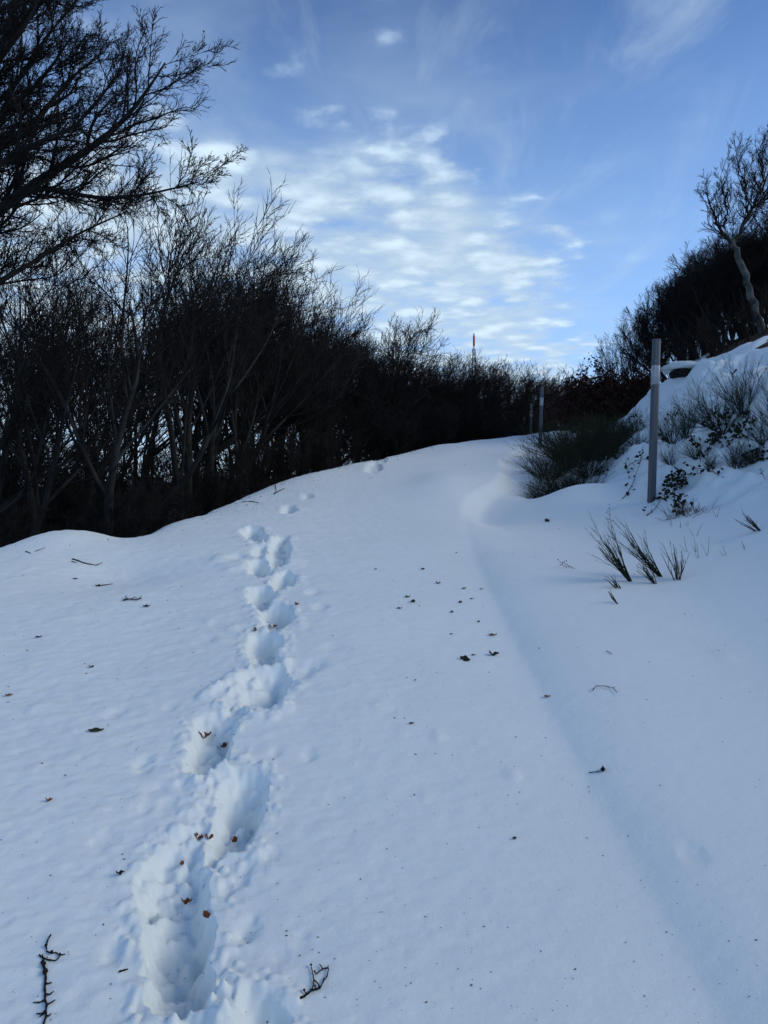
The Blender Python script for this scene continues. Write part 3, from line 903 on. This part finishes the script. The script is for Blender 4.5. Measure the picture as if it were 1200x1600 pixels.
def tuft(u, v, h, n, lean, spread, label, seed, dry=False, shoots=3, name='broom_tuft', cat='shrub', r=.0034):
    """a foreground tuft, every stem its own part"""
    pr = broom(seed, h, n, spread, lean, shoots, r, dry, .05, 1.0, .55)
    q = at(u, v)
    t = empty(name, q, label, cat)
    for k in range(n):
        b = MB(); b.tubes(pr['P'][k], pr['R'][k], 5)
        link('stem', b.mesh('stem', [pr['m']]), t)
    link('foliage', pr['foliage'], t)
    return t


tuft(992, 908, .52, 15, (-.72, -.1), .13, 'slim green broom tuft leaning left, left one of the pair on the near snow', 201)
tuft(1040, 900, .50, 15, (-.78, .1), .15, 'taller broom tuft leaning left, middle of the near snow', 202)
tuft(1030, 911, .24, 8, (-.7, 0), .2, 'short broom sprig at the foot of the taller leaning tuft', 203)
tuft(1060, 906, .30, 9, (.0, .1), .50, 'spread broom sprig in the snow hollow right of the leaning tufts', 204, True)
tuft(972, 942, .17, 4, (-.7, 0), .25, 'thin bare sprig in front of the leaning broom tufts', 205, True, 2)
tuft(1192, 826, .26, 8, (-1.3, 0), .5, 'bare twiggy sprig on the snow at the right below the shelf', 206, True, 3)
tuft(976, 918, .18, 6, (-.9, -.1), .35, 'low broom sprig at the foot of the slim leaning tuft', 207)
GT = 'tiny bare shoot poking out of the snow below the bramble hollow'
for k, (u, v, h) in enumerate([(1075, 862, .16), (1088, 862, .12), (1092, 872, .14), (1105, 868, .18), (1050, 822, .09), (1062, 825, .08), (1087, 838, .15), (1120, 808, .11), (1136, 868, .1), (1165, 858, .08), (1009, 884, .18), (1075, 822, .06)]):
    rng = np.random.default_rng(400 + k)
    P, D, R = grow(rng, [[0, 0, -.03]] * 2, [[rng.normal(0, .25), 0, 1], [rng.normal(-.3, .3), 0, 1]], np.array([h, h * .7]) + .03, [.0028, .0022], 5, .06, UP, .02, .5)
    b = MB(); b.tubes(P, R, 4)
    tag(link('shoot', b.mesh('shoot', [BROOMD]), None, at(u, v)), GT, 'shoot', 'tiny shoots on the near bank')


# ------------------------------------------------------------------ leaves
def leaf_mesh(name, L, W, mat, curl=.3, fold=.25, seed=0, stalk=True):
    rng = np.random.default_rng(seed)
    n = 7
    t = np.linspace(0, 1, n)
    w = W * .5 * np.sin(np.pi * np.clip(t, .02, .98) ** .85) ** .8
    x = (t - .5) * L
    ph = rng.uniform(0, 6)
    zc = curl * L * ((t - .5) ** 2 * 2 + .08 * np.sin(t * 9 + ph))
    V, F = [], []
    for i in range(n):
        for s in (-1, -.5, 0, .5, 1):
            V.append((x[i], s * w[i] + .02 * L * math.sin(i * 2 + ph), zc[i] + fold * W * (abs(s) ** 1.5) * (.6 + .5 * math.sin(i * 1.7 + ph + s)) + .004))
    for i in range(n - 1):
        for j in range(4):
            a = i * 5 + j
            F.append((a, a + 1, a + 6, a + 5))
    b = MB(); b.add(V, F)
    b.V[0] = b.V[0]
    under = np.array(V) - [0, 0, .0012]
    b.add(under, [f[::-1] for f in F])
    if stalk:
        b.tubes(np.array([[-L * .5, 0, zc[0] + .004], [-L * .62, .01 * L, zc[0] + .01], [-L * .72, .05 * L, zc[0] + .006]]), np.array([.0012, .001, .0008]), 4)
    return b.mesh(name, [mat], True)


def bramble(u, v, canes, label, seed, leaf_s=.055):
    """canes: lists of (u, v, lift) pixels; leaves hang along them"""
    rng = np.random.default_rng(seed)
    o = at(u, v)
    t = empty('bramble', o, label, 'bramble')
    lm = [leaf_mesh('leaf', leaf_s, leaf_s * .72, BRAMBLE, .25, .3, seed + k, False) for k in range(2)]
    for pts, nl in canes:
        q = np.array([at(pu, pv) + [0, 0, lift * .45] for pu, pv, lift in pts]) - o
        tt = np.linspace(0, len(q) - 1, 11)
        P = np.stack([np.interp(tt, np.arange(len(q)), q[:, c]) for c in range(3)], 1)
        P[1:-1] = .25 * P[:-2] + .5 * P[1:-1] + .25 * P[2:] + rng.normal(0, .006, P[1:-1].shape)
        b = MB(); b.tubes(P, np.linspace(.005, .0025, 11), 5)
        D = np.gradient(P, axis=0); D /= np.linalg.norm(D, axis=1, keepdims=True) + 1e-9
        twigs_on(rng, b, P[None], D[None], np.linspace(.005, .0025, 11)[None], np.array([.5]), [(6, .1, 40, 80, .3, .5, 3, .1, .05, 3)], UP, .0015)
        link('cane', b.mesh('cane', [BSTEM]), t)
        for k in range(int(nl * 2.3)):
            c = P[rng.integers(1, 10)] + rng.normal(0, .045, 3)
            lf = link('leaf', lm[k % 2], t, c)
            lf.rotation_euler = (rng.uniform(-1.2, 1.2), rng.uniform(-1, 1), rng.uniform(0, 6.28))
            lf.scale = [rng.uniform(.7, 1.35)] * 3
    return t


bramble(1062, 800, [([(1058, 806, 0), (1052, 785, .12), (1058, 765, .2), (1050, 748, .25)], 16), ([(1045, 780, .05), (1040, 765, .18), (1056, 752, .22), (1066, 758, .15)], 16),
                    ([(1010, 806, .0), (1022, 800, .03), (1034, 782, .08), (1046, 772, .12)], 6), ([(1068, 805, 0), (1064, 790, .08), (1054, 775, .14)], 10), ([(1062, 770, .1), (1070, 760, .16), (1064, 745, .2)], 12)],
        'leafy bramble clump at the dark hollow right of the big marker pole', 501)
bramble(972, 780, [([(972, 780, 0), (984, 768, .05), (994, 748, .12), (1003, 718, .2), (1006, 705, .25)], 5), ([(978, 735, .1), (990, 727, .12), (1003, 724, .15), (1014, 724, .12)], 5), ([(984, 748, 0), (980, 735, .05), (977, 722, .1)], 3)],
        'reddish bramble cane with hanging leaves left of the big marker pole', 502)
bramble(1128, 746, [([(1130, 747, .02), (1112, 740, .06), (1092, 735, .08), (1072, 730, .08)], 7)], 'arching bramble cane lying over snow right of the pole', 503)
bramble(1085, 700, [([(1095, 722, 0), (1088, 700, .15), (1078, 690, .2)], 12), ([(1105, 712, 0), (1112, 695, .15), (1122, 688, .18)], 14), ([(1130, 700, 0), (1122, 690, .12), (1110, 684, .16)], 14)],
        'dark leaved bramble tangle among the broom clumps mid slope', 504)
bramble(1150, 690, [([(1170, 690, .0), (1155, 680, .15), (1140, 668, .2)], 14), ([(1140, 695, 0), (1150, 678, .1), (1162, 670, .2)], 12), ([(1180, 668, .0), (1168, 655, .15), (1155, 650, .2)], 14)],
        'bramble tangle at the foot of the highest broom clump', 505)
bramble(1170, 722, [([(1200, 705, 0), (1180, 712, .05), (1160, 722, .06)], 12), ([(1198, 715, 0), (1178, 724, .05), (1155, 730, .05)], 10)], 'dark bramble strip under the snow shelf at the right', 506)
bramble(948, 742, [([(948, 745, .01), (940, 738, .04), (932, 736, .03)], 8)], 'small green bramble sprig on the rim of the snow mound', 507, .045)

bramble(1030, 690, [([(1045, 700, 0), (1032, 690, .12), (1020, 684, .1)], 12), ([(1040, 668, 0), (1048, 655, .12), (1062, 650, .1)], 12)], 'dark bramble patch just right of the pole shaft, halfway up', 508)
bramble(1110, 655, [([(1100, 668, 0), (1110, 655, .12), (1124, 652, .12)], 14), ([(1120, 672, 0), (1130, 660, .12), (1140, 650, .12)], 14)], 'dark bramble patch between the upright and the highest broom clumps', 509)
bramble(1000, 655, [([(1010, 668, 0), (998, 655, .1), (985, 650, .1)], 10)], 'dark bramble patch left of the pole shaft under the reddish bushes', 510)

# dead grass filling the hollow
rng = np.random.default_rng(77)
o = at(1080, 800)
P, D, R = grow(rng, np.stack([rng.normal(0, .12, 260), rng.normal(.02, .09, 260), np.full(260, -.1)], 1), np.stack([rng.normal(0, .8, 260), rng.normal(-.3, .5, 260), np.ones(260) * .8], 1), rng.uniform(.12, .3, 260), np.full(260, .0035), 4, .15, -UP, .10)
b = MB(); b.tubes(P, R, 3)
tag(link('dead_grass_tuft', b.mesh('dead_grass_tuft', [mixed('dead_grass', (.020, .014, .010), (.055, .038, .022), 8)]), None, o), 'dark dead grass filling the hollow below the leafy bramble', 'grass tuft')


def weed(name, u, v, h, lean, label, seed, flat=False):
    rng = np.random.default_rng(seed)
    o = at(u, v)
    t = empty(name, o, label, 'weed')
    P, D, R = grow(rng, [[0, 0, -.02]], [lean], np.array([h]), [.003], 8, .06, UP, .0 if flat else .02, .5)
    b = MB(); b.tubes(P, R, 5)
    link('stem', b.mesh('stem', [BROOMD]), t)
    p, d, l, r = sprout(rng, P, D, R, np.array([h]), 10, .35, 1, 40, 75, .22, .6, .0014)
    P2, D2, R2 = grow(rng, p, d, l, r, 3, .1, UP, .05)
    oc = np.array([[1, 0, 0], [-1, 0, 0], [0, 1, 0], [0, -1, 0], [0, 0, 1.4], [0, 0, -1.4]]) * .006
    of = [[0, 2, 4], [2, 1, 4], [1, 3, 4], [3, 0, 4], [2, 0, 5], [1, 2, 5], [3, 1, 5], [0, 3, 5]]
    for k in range(len(P2)):
        b = MB(); b.tubes(P2[k], R2[k], 3); b.add(P2[k, -1] + oc, None, of)
        link('seed_head', b.mesh('seed_head', [BROOMD]), t)


weed('dry_weed', 958, 836, .34, (-.25, 0, 1), 'upright dry weed stalk with seed heads, left of and below the pole', 601)
weed('dry_weed', 913, 890, .24, (-1, .35, .28), 'dry weed stalk lying almost flat on snow left of the broom tufts', 602, True)
weed('dry_weed', 1196, 748, .14, (-.3, 0, 1), 'short dry weed stalk at the right border above the shelf', 603)


# ------------------------------------------------------------------ marker poles
def pole(u, v, vtop, utop, y, w, label, band=True, mat=None):
    x, y = place(u, y)
    zb = CZ + (800 - v) / FPX * y
    zt = CZ + (800 - vtop) / FPX * y
    h = zt - zb
    lean = math.atan2((utop - u) / FPX * y, h)
    zg = min(ground(x, y), zb) - .25
    t = empty('marker_pole', (x - math.tan(lean) * (zb - zg), y, zg), label, 'marker pole', 'grey snow marker poles along the track' if band else None)
    t.rotation_euler = (0, lean, 0)
    Ht = (zt - zg) / math.cos(lean)

    def ring(rr_, n=20):
        a = np.arange(n) * 2 * np.pi / n
        q = np.stack([rr_ * np.cos(a), rr_ * np.sin(a)], 1)
        # a shallow groove down the front
        q[:, 1] *= 1 - .28 * np.exp(-((a - 1.5 * np.pi) / .30) ** 2)
        return q

    def shell(r, z0, z1, cap=True, bev=.004):
        n = 20
        rows = [(r - bev, z0), (r, z0 + bev), (r, z1 - bev), (r - bev, z1)]
        V = np.concatenate([np.concatenate([ring(a), np.full((n, 1), z)], 1) for a, z in rows])
        Q = [(k * n + j, k * n + (j + 1) % n, (k + 1) * n + (j + 1) % n, (k + 1) * n + j) for k in range(3) for j in range(n)]
        V = np.concatenate([V, [[0, 0, z1]]])
        T = [(3 * n + j, 3 * n + (j + 1) % n, 4 * n) for j in range(n)]
        b = MB(); b.add(V, Q, T)
        return b

    link('shaft', shell(w, 0, Ht).mesh('shaft', [mat or POLE]), t)
    if band:
        vis = h / math.cos(lean)
        z0, z1 = Ht - vis * .27, Ht - vis * .155
        link('reflective_band', shell(w * 1.07, z0, z1, bev=.003).mesh('reflective_band', [BAND]), t)
        link('top_cap', shell(w * 1.02, Ht - .02, Ht + .006).mesh('top_cap', [POLE]), t)
    return t


pole(1017.5, 792, 531, 1026, 9.8, .053, 'tall grey marker pole with pale band, nearest, on the bank beside brambles')
pole(843, 712, 605, 847, 21.5, .052, 'grey marker pole with pale band standing behind the front broom shrubs')
pole(828.5, 705, 631, 830, 31, .055, 'slimmer grey marker pole left of the one behind the broom')
pole(868, 672, 636, 868.5, 48, .05, 'short far pole seen against the wood right of the two grey ones', False, WOODP)

# ------------------------------------------------------------------ rock with snow on it
def lump(b, c, s, seed, n=14, m=9, flat=.0):
    th = np.linspace(0, np.pi, m)
    ph = np.arange(n) * 2 * np.pi / n
    T_, P_ = np.meshgrid(th, ph, indexing='ij')
    x, y, z = np.sin(T_) * np.cos(P_), np.sin(T_) * np.sin(P_), np.cos(T_)
    k = 1 + .30 * noise(x * 1.7 + 5 * seed, y * 1.7 + z * 2.1, seed) + .10 * noise(x * 4 + z * 3, y * 4 - z * 3, seed + 1)
    z2 = np.where(z < 0, z * (1 - flat), z)
    V = np.stack([c[0] + s[0] * x * k, c[1] + s[1] * y * k, c[2] + s[2] * z2 * k], -1).reshape(-1, 3)
    Q = [(i * n + j, i * n + (j + 1) % n, (i + 1) * n + (j + 1) % n, (i + 1) * n + j) for i in range(m - 1) for j in range(n)]
    b.add(V, Q)


for u, v, w, h, lab in [(1040, 594, .62, .30, 'dark rock with a thick snow cap behind the big marker pole'), (1074, 583, .50, .16, 'flat snow topped rock where the bank meets the dark wood')]:
    x, y = at(u, v)[:2]
    t = empty('rock', (x, y, ground(x, y)), lab, 'rock')
    b = MB(); lump(b, (0, 0, h * -.05), (w * .8, w * .7, h), int(u), 18, 12)
    link('stone', b.mesh('stone', [ROCK], False), t)
    b = MB(); lump(b, (0, 0, h * .72), (w * 1.08, w * .95, h * .95), int(u) + 3, 20, 12, .7)
    link('snow_cap', b.mesh('snow_cap', [SNOW], True), t)

# ------------------------------------------------------------------ transmitter mast
my = 330.0
mx = (740.5 - 600) / FPX * my
zpx = lambda v: CZ + (800 - v) / FPX * my
gz = ground(mx, my)
t = empty('transmitter_mast', (mx, my, gz), 'distant transmitter mast with red top rising above the wood', 'mast')


def cyl(r0, r1, za, zb, n=12):
    b = MB()
    b.tubes(np.array([[0, 0, za - gz], [0, 0, za - gz + .01], [0, 0, zb - gz - .01], [0, 0, zb - gz]]), np.array([.01, r0, r1, .01]), n)
    return b


link('white_tip', cyl(.42, .40, zpx(525), zpx(521)).mesh('white_tip', [WHITE]), t)
link('red_section', cyl(.46, .46, zpx(541), zpx(525)).mesh('red_section', [RED]), t)
link('white_section', cyl(.5, .46, zpx(545.5), zpx(541)).mesh('white_section', [WHITE]), t)
link('platform', cyl(.95, .95, zpx(547), zpx(545.5)).mesh('platform', [WHITE]), t)
zt_, rt = zpx(547), .75
rb = 1.8
for k in range(4):
    a = math.pi / 4 + k * math.pi / 2
    b = MB(); b.tubes(np.array([[rb * math.cos(a), rb * math.sin(a), -2], [rt * math.cos(a), rt * math.sin(a), zt_ - gz]]), np.array([.16, .12]), 5)
    link('leg', b.mesh('leg', [STEEL]), t)
b = MB()
nz = 22
for i in range(nz):
    f0, f1 = i / nz, (i + 1) / nz
    for k in range(4):
        a, a2 = math.pi / 4 + k * math.pi / 2, math.pi / 4 + (k + 1) * math.pi / 2
        r0, r1 = rb + (rt - rb) * f0, rb + (rt - rb) * f1
        z0, z1 = -2 + (zt_ - gz + 2) * f0, -2 + (zt_ - gz + 2) * f1
        b.tubes(np.array([[r0 * math.cos(a), r0 * math.sin(a), z0], [r1 * math.cos(a2), r1 * math.sin(a2), z1]]), np.array([.08, .08]), 4)
        b.tubes(np.array([[r0 * math.cos(a2), r0 * math.sin(a2), z0], [r1 * math.cos(a), r1 * math.sin(a), z1]]), np.array([.08, .08]), 4)
tag(link('lattice', b.mesh('lattice', [STEEL]), t), kind='stuff')

# ------------------------------------------------------------------ dead leaves, twigs and crumbs on the snow
lz = [leaf_mesh('dead_leaf', 1.0, .62, m, c, f, 700 + k) for k, (m, c, f) in enumerate([(ORANGE, .55, .55), (ORANGE, .35, .7), (DARKLEAF, .4, .45), (DARKLEAF, .25, .3), (TAN, .25, .25), (OLIVE, .12, .12)])]
for me in lz:                                       # unit leaves: keep their thickness when scaled down
    pass


def leaf(k, u, v, px_, label, rz, tilt=(0, 0), group='dead leaves on the snow'):
    q = at(u, v, HT)
    s = 1.18 * px_ / FPX * q[1]
    o = link('dead_leaf', lz[k], None, q + [0, 0, .002])
    o.scale = (s, s, s)
    o.rotation_euler = (tilt[0] + .12, tilt[1], rz)
    tag(o, label, 'leaf', group)


for a in [
    (3, 727, 1031, 15, 'large dark curled leaf on the smooth snow in the middle of the track', -.6, (.5, .2)),
    (2, 772, 1024, 13, 'dark twisted leaf just right of the large dark curled one', -.2),
    (4, 770, 993, 11, 'pale tan leaf above the dark twisted one', .1),
    (5, 150, 1142, 20, 'dark olive oval leaf lying flat alone on the left snow', .05),
    (0, 320, 1153, 17, 'largest rust red crumpled leaf inside the deep footprint', .5),
    (1, 349, 1168, 11, 'small rust leaf right of the largest crumpled one in the same footprint', 1.0),
    (0, 77, 1252, 9, 'lone small orange leaf on flat snow at the left', .2),
    (0, 312, 1311, 13, 'dark brown leaf, left of three in the second footprint', -.6),
    (1, 327, 1311, 11, 'orange leaf in the middle of three in the second footprint', .1),
    (1, 366, 1316, 12, 'triangular brown leaf, right of three in the second footprint', 1.2),
    (1, 284, 1352, 9, 'little brown leaf at the upper end of the longest trench', 1.4),
    (0, 292, 1412, 14, 'folded brown leaf in the middle of the longest trench', .2),
    (0, 324, 1433, 20, 'narrow dark brown leaf against the right wall of the longest trench', 1.5),
    (2, 188, 1366, 11, 'small dark leaf on the snow left of the longest trench', .5),
    (0, 427, 981, 10, 'brown leaf on the lower rim of a footprint higher up the trail', 0.0),
    (1, 399, 986, 8, 'tiny brown leaf left of the one on the footprint rim', -.9),
    (0, 464, 945, 7, 'tiny orange leaf right of the upper footprints', .7),
    (4, 855, 1089, 9, 'tan scrap of leaf right of the shading line on the snow', .1),
    (3, 643, 1131, 7, 'very small dark leaf below the large dark curled one', .0),
    (2, 855, 815, 10, 'dark leaf on the snow between the scoop and the big marker pole', .8),
    (2, 804, 1311, 7, 'tiny dark leaf alone on the lower middle snow', .4),
    (3, 60, 996, 8, 'small dark leaf on the left snow, upper of two', .6),
    (2, 143, 1043, 7, 'dark round scrap of leaf above the olive oval leaf', .3),
    (4, 14, 1087, 10, 'thin reddish brown leaf at the left border of the view', 0.0),
    (3, 118, 905, 7, 'dark leaf scrap in the hollow below the left snow mound', .2),
    (3, 155, 916, 10, 'long dark leaf scrap below the hollow at the left', .1),
    (3, 229, 948, 10, 'dark leaf scrap right of the fallen twig at the left', -.1),
    (3, 740, 1024, 6, 'tiny dark scrap between the large dark leaf and the dark twisted one', .3),
]:
    leaf(*a)
GC = 'small dark leaf scrap in the loose scatter on the middle of the track'
for k, (u, v, s) in enumerate([(685, 912, 7), (725, 920, 7), (719, 942, 7), (637, 933, 8), (645, 941, 9), (624, 951, 7), (706, 957, 6), (737, 936, 5), (748, 972, 5), (705, 991, 5), (661, 890, 6), (713, 864, 4), (587, 890, 4), (649, 1063, 4), (752, 921, 4)]):
    leaf(2 + k % 2, u, v, s, GC, (k * 1.3) % 3 - .5, (0, 0), 'leaf scraps scattered in the middle of the track')


def twig(name, lines, label, r=.0035, lift=.006, bud=(), cat='twig'):
    """a fallen twig through photo pixels; each line is one shoot"""
    o = at(*lines[0][0][:2], HT)
    t = empty(name, o, label, cat)
    for i, ln in enumerate(lines):
        P = np.array([at(p[0], p[1], HT) + [0, 0, lift + (p[2] if len(p) > 2 else 0)] for p in ln]) - o
        rr0 = r if i == 0 else r * .62
        k = 3 * (len(P) - 1) + 1
        tt = np.linspace(0, len(P) - 1, k)
        Q_ = np.stack([np.interp(tt, np.arange(len(P)), P[:, c]) for c in range(3)], 1)
        Rr = np.linspace(rr0, rr0 * .7, k) * (1 + .22 * np.sin(np.arange(k) * 2.1))
        b = MB(); b.tubes(Q_, Rr, 6)
        link('stem' if i == 0 else 'side_shoot', b.mesh('stem', [TWIG], True), t)
    oc = np.array([[1, 0, 0], [-1, 0, 0], [0, 1.6, 0], [0, -1.6, 0], [0, 0, 1.2], [0, 0, -1.2]])
    of = [[0, 2, 4], [2, 1, 4], [1, 3, 4], [3, 0, 4], [2, 0, 5], [1, 2, 5], [3, 1, 5], [0, 3, 5]]
    for u, v, s in bud:
        b = MB(); b.add(at(u, v, HT) + [0, 0, lift + .004] - o + oc * s, None, of)
        link('bud', b.mesh('bud', [TWIG]), t)
    return t


def c5(x, y): return (x / 8.571, 1440 + y / 8.571)
def c6(x, y): return (440 + x / 10, 1480 + y / 10)


twig('fallen_twig', [[c5(575, 530), c5(585, 600), c5(605, 700), c5(612, 760), c5(608, 830), c5(598, 910), c5(607, 1000), c5(600, 1062), c5(625, 1125), c5(612, 1215), c5(620, 1280), c5(590, 1371), c5(560, 1440)],
                     [c5(680, 190), c5(640, 260), c5(617, 340), c5(630, 415), c5(690, 440), c5(745, 428), c5(805, 465), c5(875, 450)],
                     [c5(525, 460), c5(575, 502), c5(640, 525), c5(740, 540), c5(785, 505), c5(805, 465)],
                     [c5(575, 502), c5(570, 455)], [c5(620, 845), c5(650, 845), c5(695, 832)], [c5(610, 988), c5(670, 992), c5(718, 948)],
                     [c5(598, 1068), c5(530, 1100), c5(445, 1098)], [c5(625, 1128), c5(690, 1100), c5(738, 1065)], [c5(612, 1205), c5(560, 1250), c5(488, 1250)], [c5(606, 1240), c5(565, 1265), c5(530, 1295)], [c5(620, 1278), c5(655, 1280), c5(684, 1246)],
                     [c5(575, 530), c5(550, 560), c5(560, 580)]],
     'long knobbly beech twig half sunk in the snow at the bottom left corner', .0042, .004, [(*c5(605, 700), .010), (*c5(588, 600), .008), (*c5(617, 345), .006), (*c5(690, 438), .006), (*c5(800, 470), .005)])
twig('fallen_twig', [[c6(300, 820), c6(350, 800), c6(400, 760), c6(470, 702), c6(530, 690), c6(600, 672)],
                     [c6(600, 670), c6(640, 590, ), c6(665, 540), c6(710, 490), c6(730, 380), c6(725, 310)],
                     [c6(470, 702), c6(492, 640), c6(500, 530), c6(478, 400), c6(455, 300)], [c6(505, 540), c6(560, 590), c6(590, 630), c6(590, 665)],
                     [c6(725, 350), c6(640, 368), c6(600, 400), c6(552, 445), c6(512, 420)], [c6(640, 368), c6(622, 330), c6(592, 295)], [c6(392, 755), c6(350, 715)], [c6(535, 680), c6(518, 650)], [c6(655, 550), c6(658, 508)], [c6(465, 700), c6(440, 685)]],
     'small forked twig with buds standing on the snow at the bottom centre', .0036, .006, [(*c6(352, 718), .005), (*c6(520, 655), .004), (*c6(515, 425), .004), (*c6(460, 320), .0045), (*c6(590, 668), .005)])
twig('fallen_twig', [[(926, 1082), (931, 1075), (945, 1075), (958, 1078), (964, 1085)], [(958, 1078), (961, 1076)], [(950, 1076), (952, 1079)]], 'thin bent twig arched over the snow on the right side', .0026, .012)
twig('fallen_twig', [[(920, 1209), (930, 1208), (941, 1206)]], 'short twig with a dark round husk on the right of the shading line', .0024, .006, [(942, 1205, .013)])
twig('fallen_twig', [[(192, 940), (202, 938), (212, 939), (221, 937)], [(197, 938), (196, 933)], [(205, 939), (210, 935), (214, 936)], [(214, 939), (218, 937), (221, 933)], [(200, 939), (198, 935)]], 'little branched twig on the snow below the left mound', .006, .012)
twig('fallen_twig', [[(948, 1018), (953, 1021), (956, 1024)]], 'short straight twig on the right snow above the bent twig', .0022, .006)
twig('fallen_twig', [[(186, 1520), (193, 1518), (200, 1516)]], 'finger long dark twig left of the lower end of the trench', .003, .004)
twig('fallen_twig', [[(113, 874), (120, 876), (130, 880), (138, 882), (150, 884)], [(112, 878), (120, 880)], [(150, 884), (160, 880)]], 'line of broken twig pieces lying in the hollow at the left', .007, .006)
twig('fallen_twig', [[(150, 916), (162, 915), (176, 913)]], 'thin straight twig beside the long dark leaf scrap', .005, .005)
twig('fallen_twig', [[(40, 862), (48, 865)], [(55, 862), (71, 856)]], 'two crossed straws of twig on the left snow mound', .005, .005)
twig('fallen_twig', [[(428, 772), (436, 768), (444, 764)], [(430, 758), (432, 770)]], 'dark twig lying near the snow edge above the footprints', .008, .008)
twig('fallen_twig', [[(378, 785), (392, 784), (404, 786)]], 'straight twig along the snow edge above the first footprint', .007, .006)

# crumbs: bud scales, seeds and bark dust blown over the snow, too many to count
rng = np.random.default_rng(900)
b = MB()
n = 0
cand = []
while n < 1000:
    u, v = rng.uniform(-40, 1240), rng.uniform(690, 1600)
    if v < 830 and rng.uniform() > .30: continue
    if u > 880 and rng.uniform() > .55: continue
    q = at(u, v)
    if q[1] > 24 or forest(q[:1], q[1:2])[0] > -.05 or (q[0] - foot_x(q[1])) > 2.2:
        continue
    cand.append((q[0], q[1])); n += 1
for k in range(700):                                 # more along the edge of the wood
    y = rng.uniform(7.5, 20)
    x = float(edge_x(y)) - .25 + abs(rng.normal(0, .5))
    cand.append((x, y))
cand = np.array(cand)
zc = snow_z(cand[:, 0].copy(), cand[:, 1].copy())
for (x, y), z in zip(cand, zc):
    L = rng.choice([.004, .005, .007, .010, .014], p=[.3, .3, .22, .13, .05]) * (.42 + .085 * max(0, y - 2.5)); W_ = L * rng.uniform(.25, .6); a = rng.uniform(0, 6.28)
    c, s = math.cos(a), math.sin(a)
    pts = np.array([(-L, 0, 0), (0, -W_, .0), (L, 0, L * .2), (0, W_, 0), (0, 0, W_ * .9), (0, 0, -W_ * .6)])
    pts = np.stack([x + pts[:, 0] * c - pts[:, 1] * s, y + pts[:, 0] * s + pts[:, 1] * c, z + .0015 + pts[:, 2]], 1)
    b.add(pts, None, [(0, 1, 4), (1, 2, 4), (2, 3, 4), (3, 0, 4), (1, 0, 5), (2, 1, 5), (3, 2, 5), (0, 3, 5)])
tag(link('bark_crumbs', b.mesh('bark_crumbs', [DARKLEAF])), 'dark seeds and bark crumbs blown over the snow', 'crumbs', None, 'stuff')
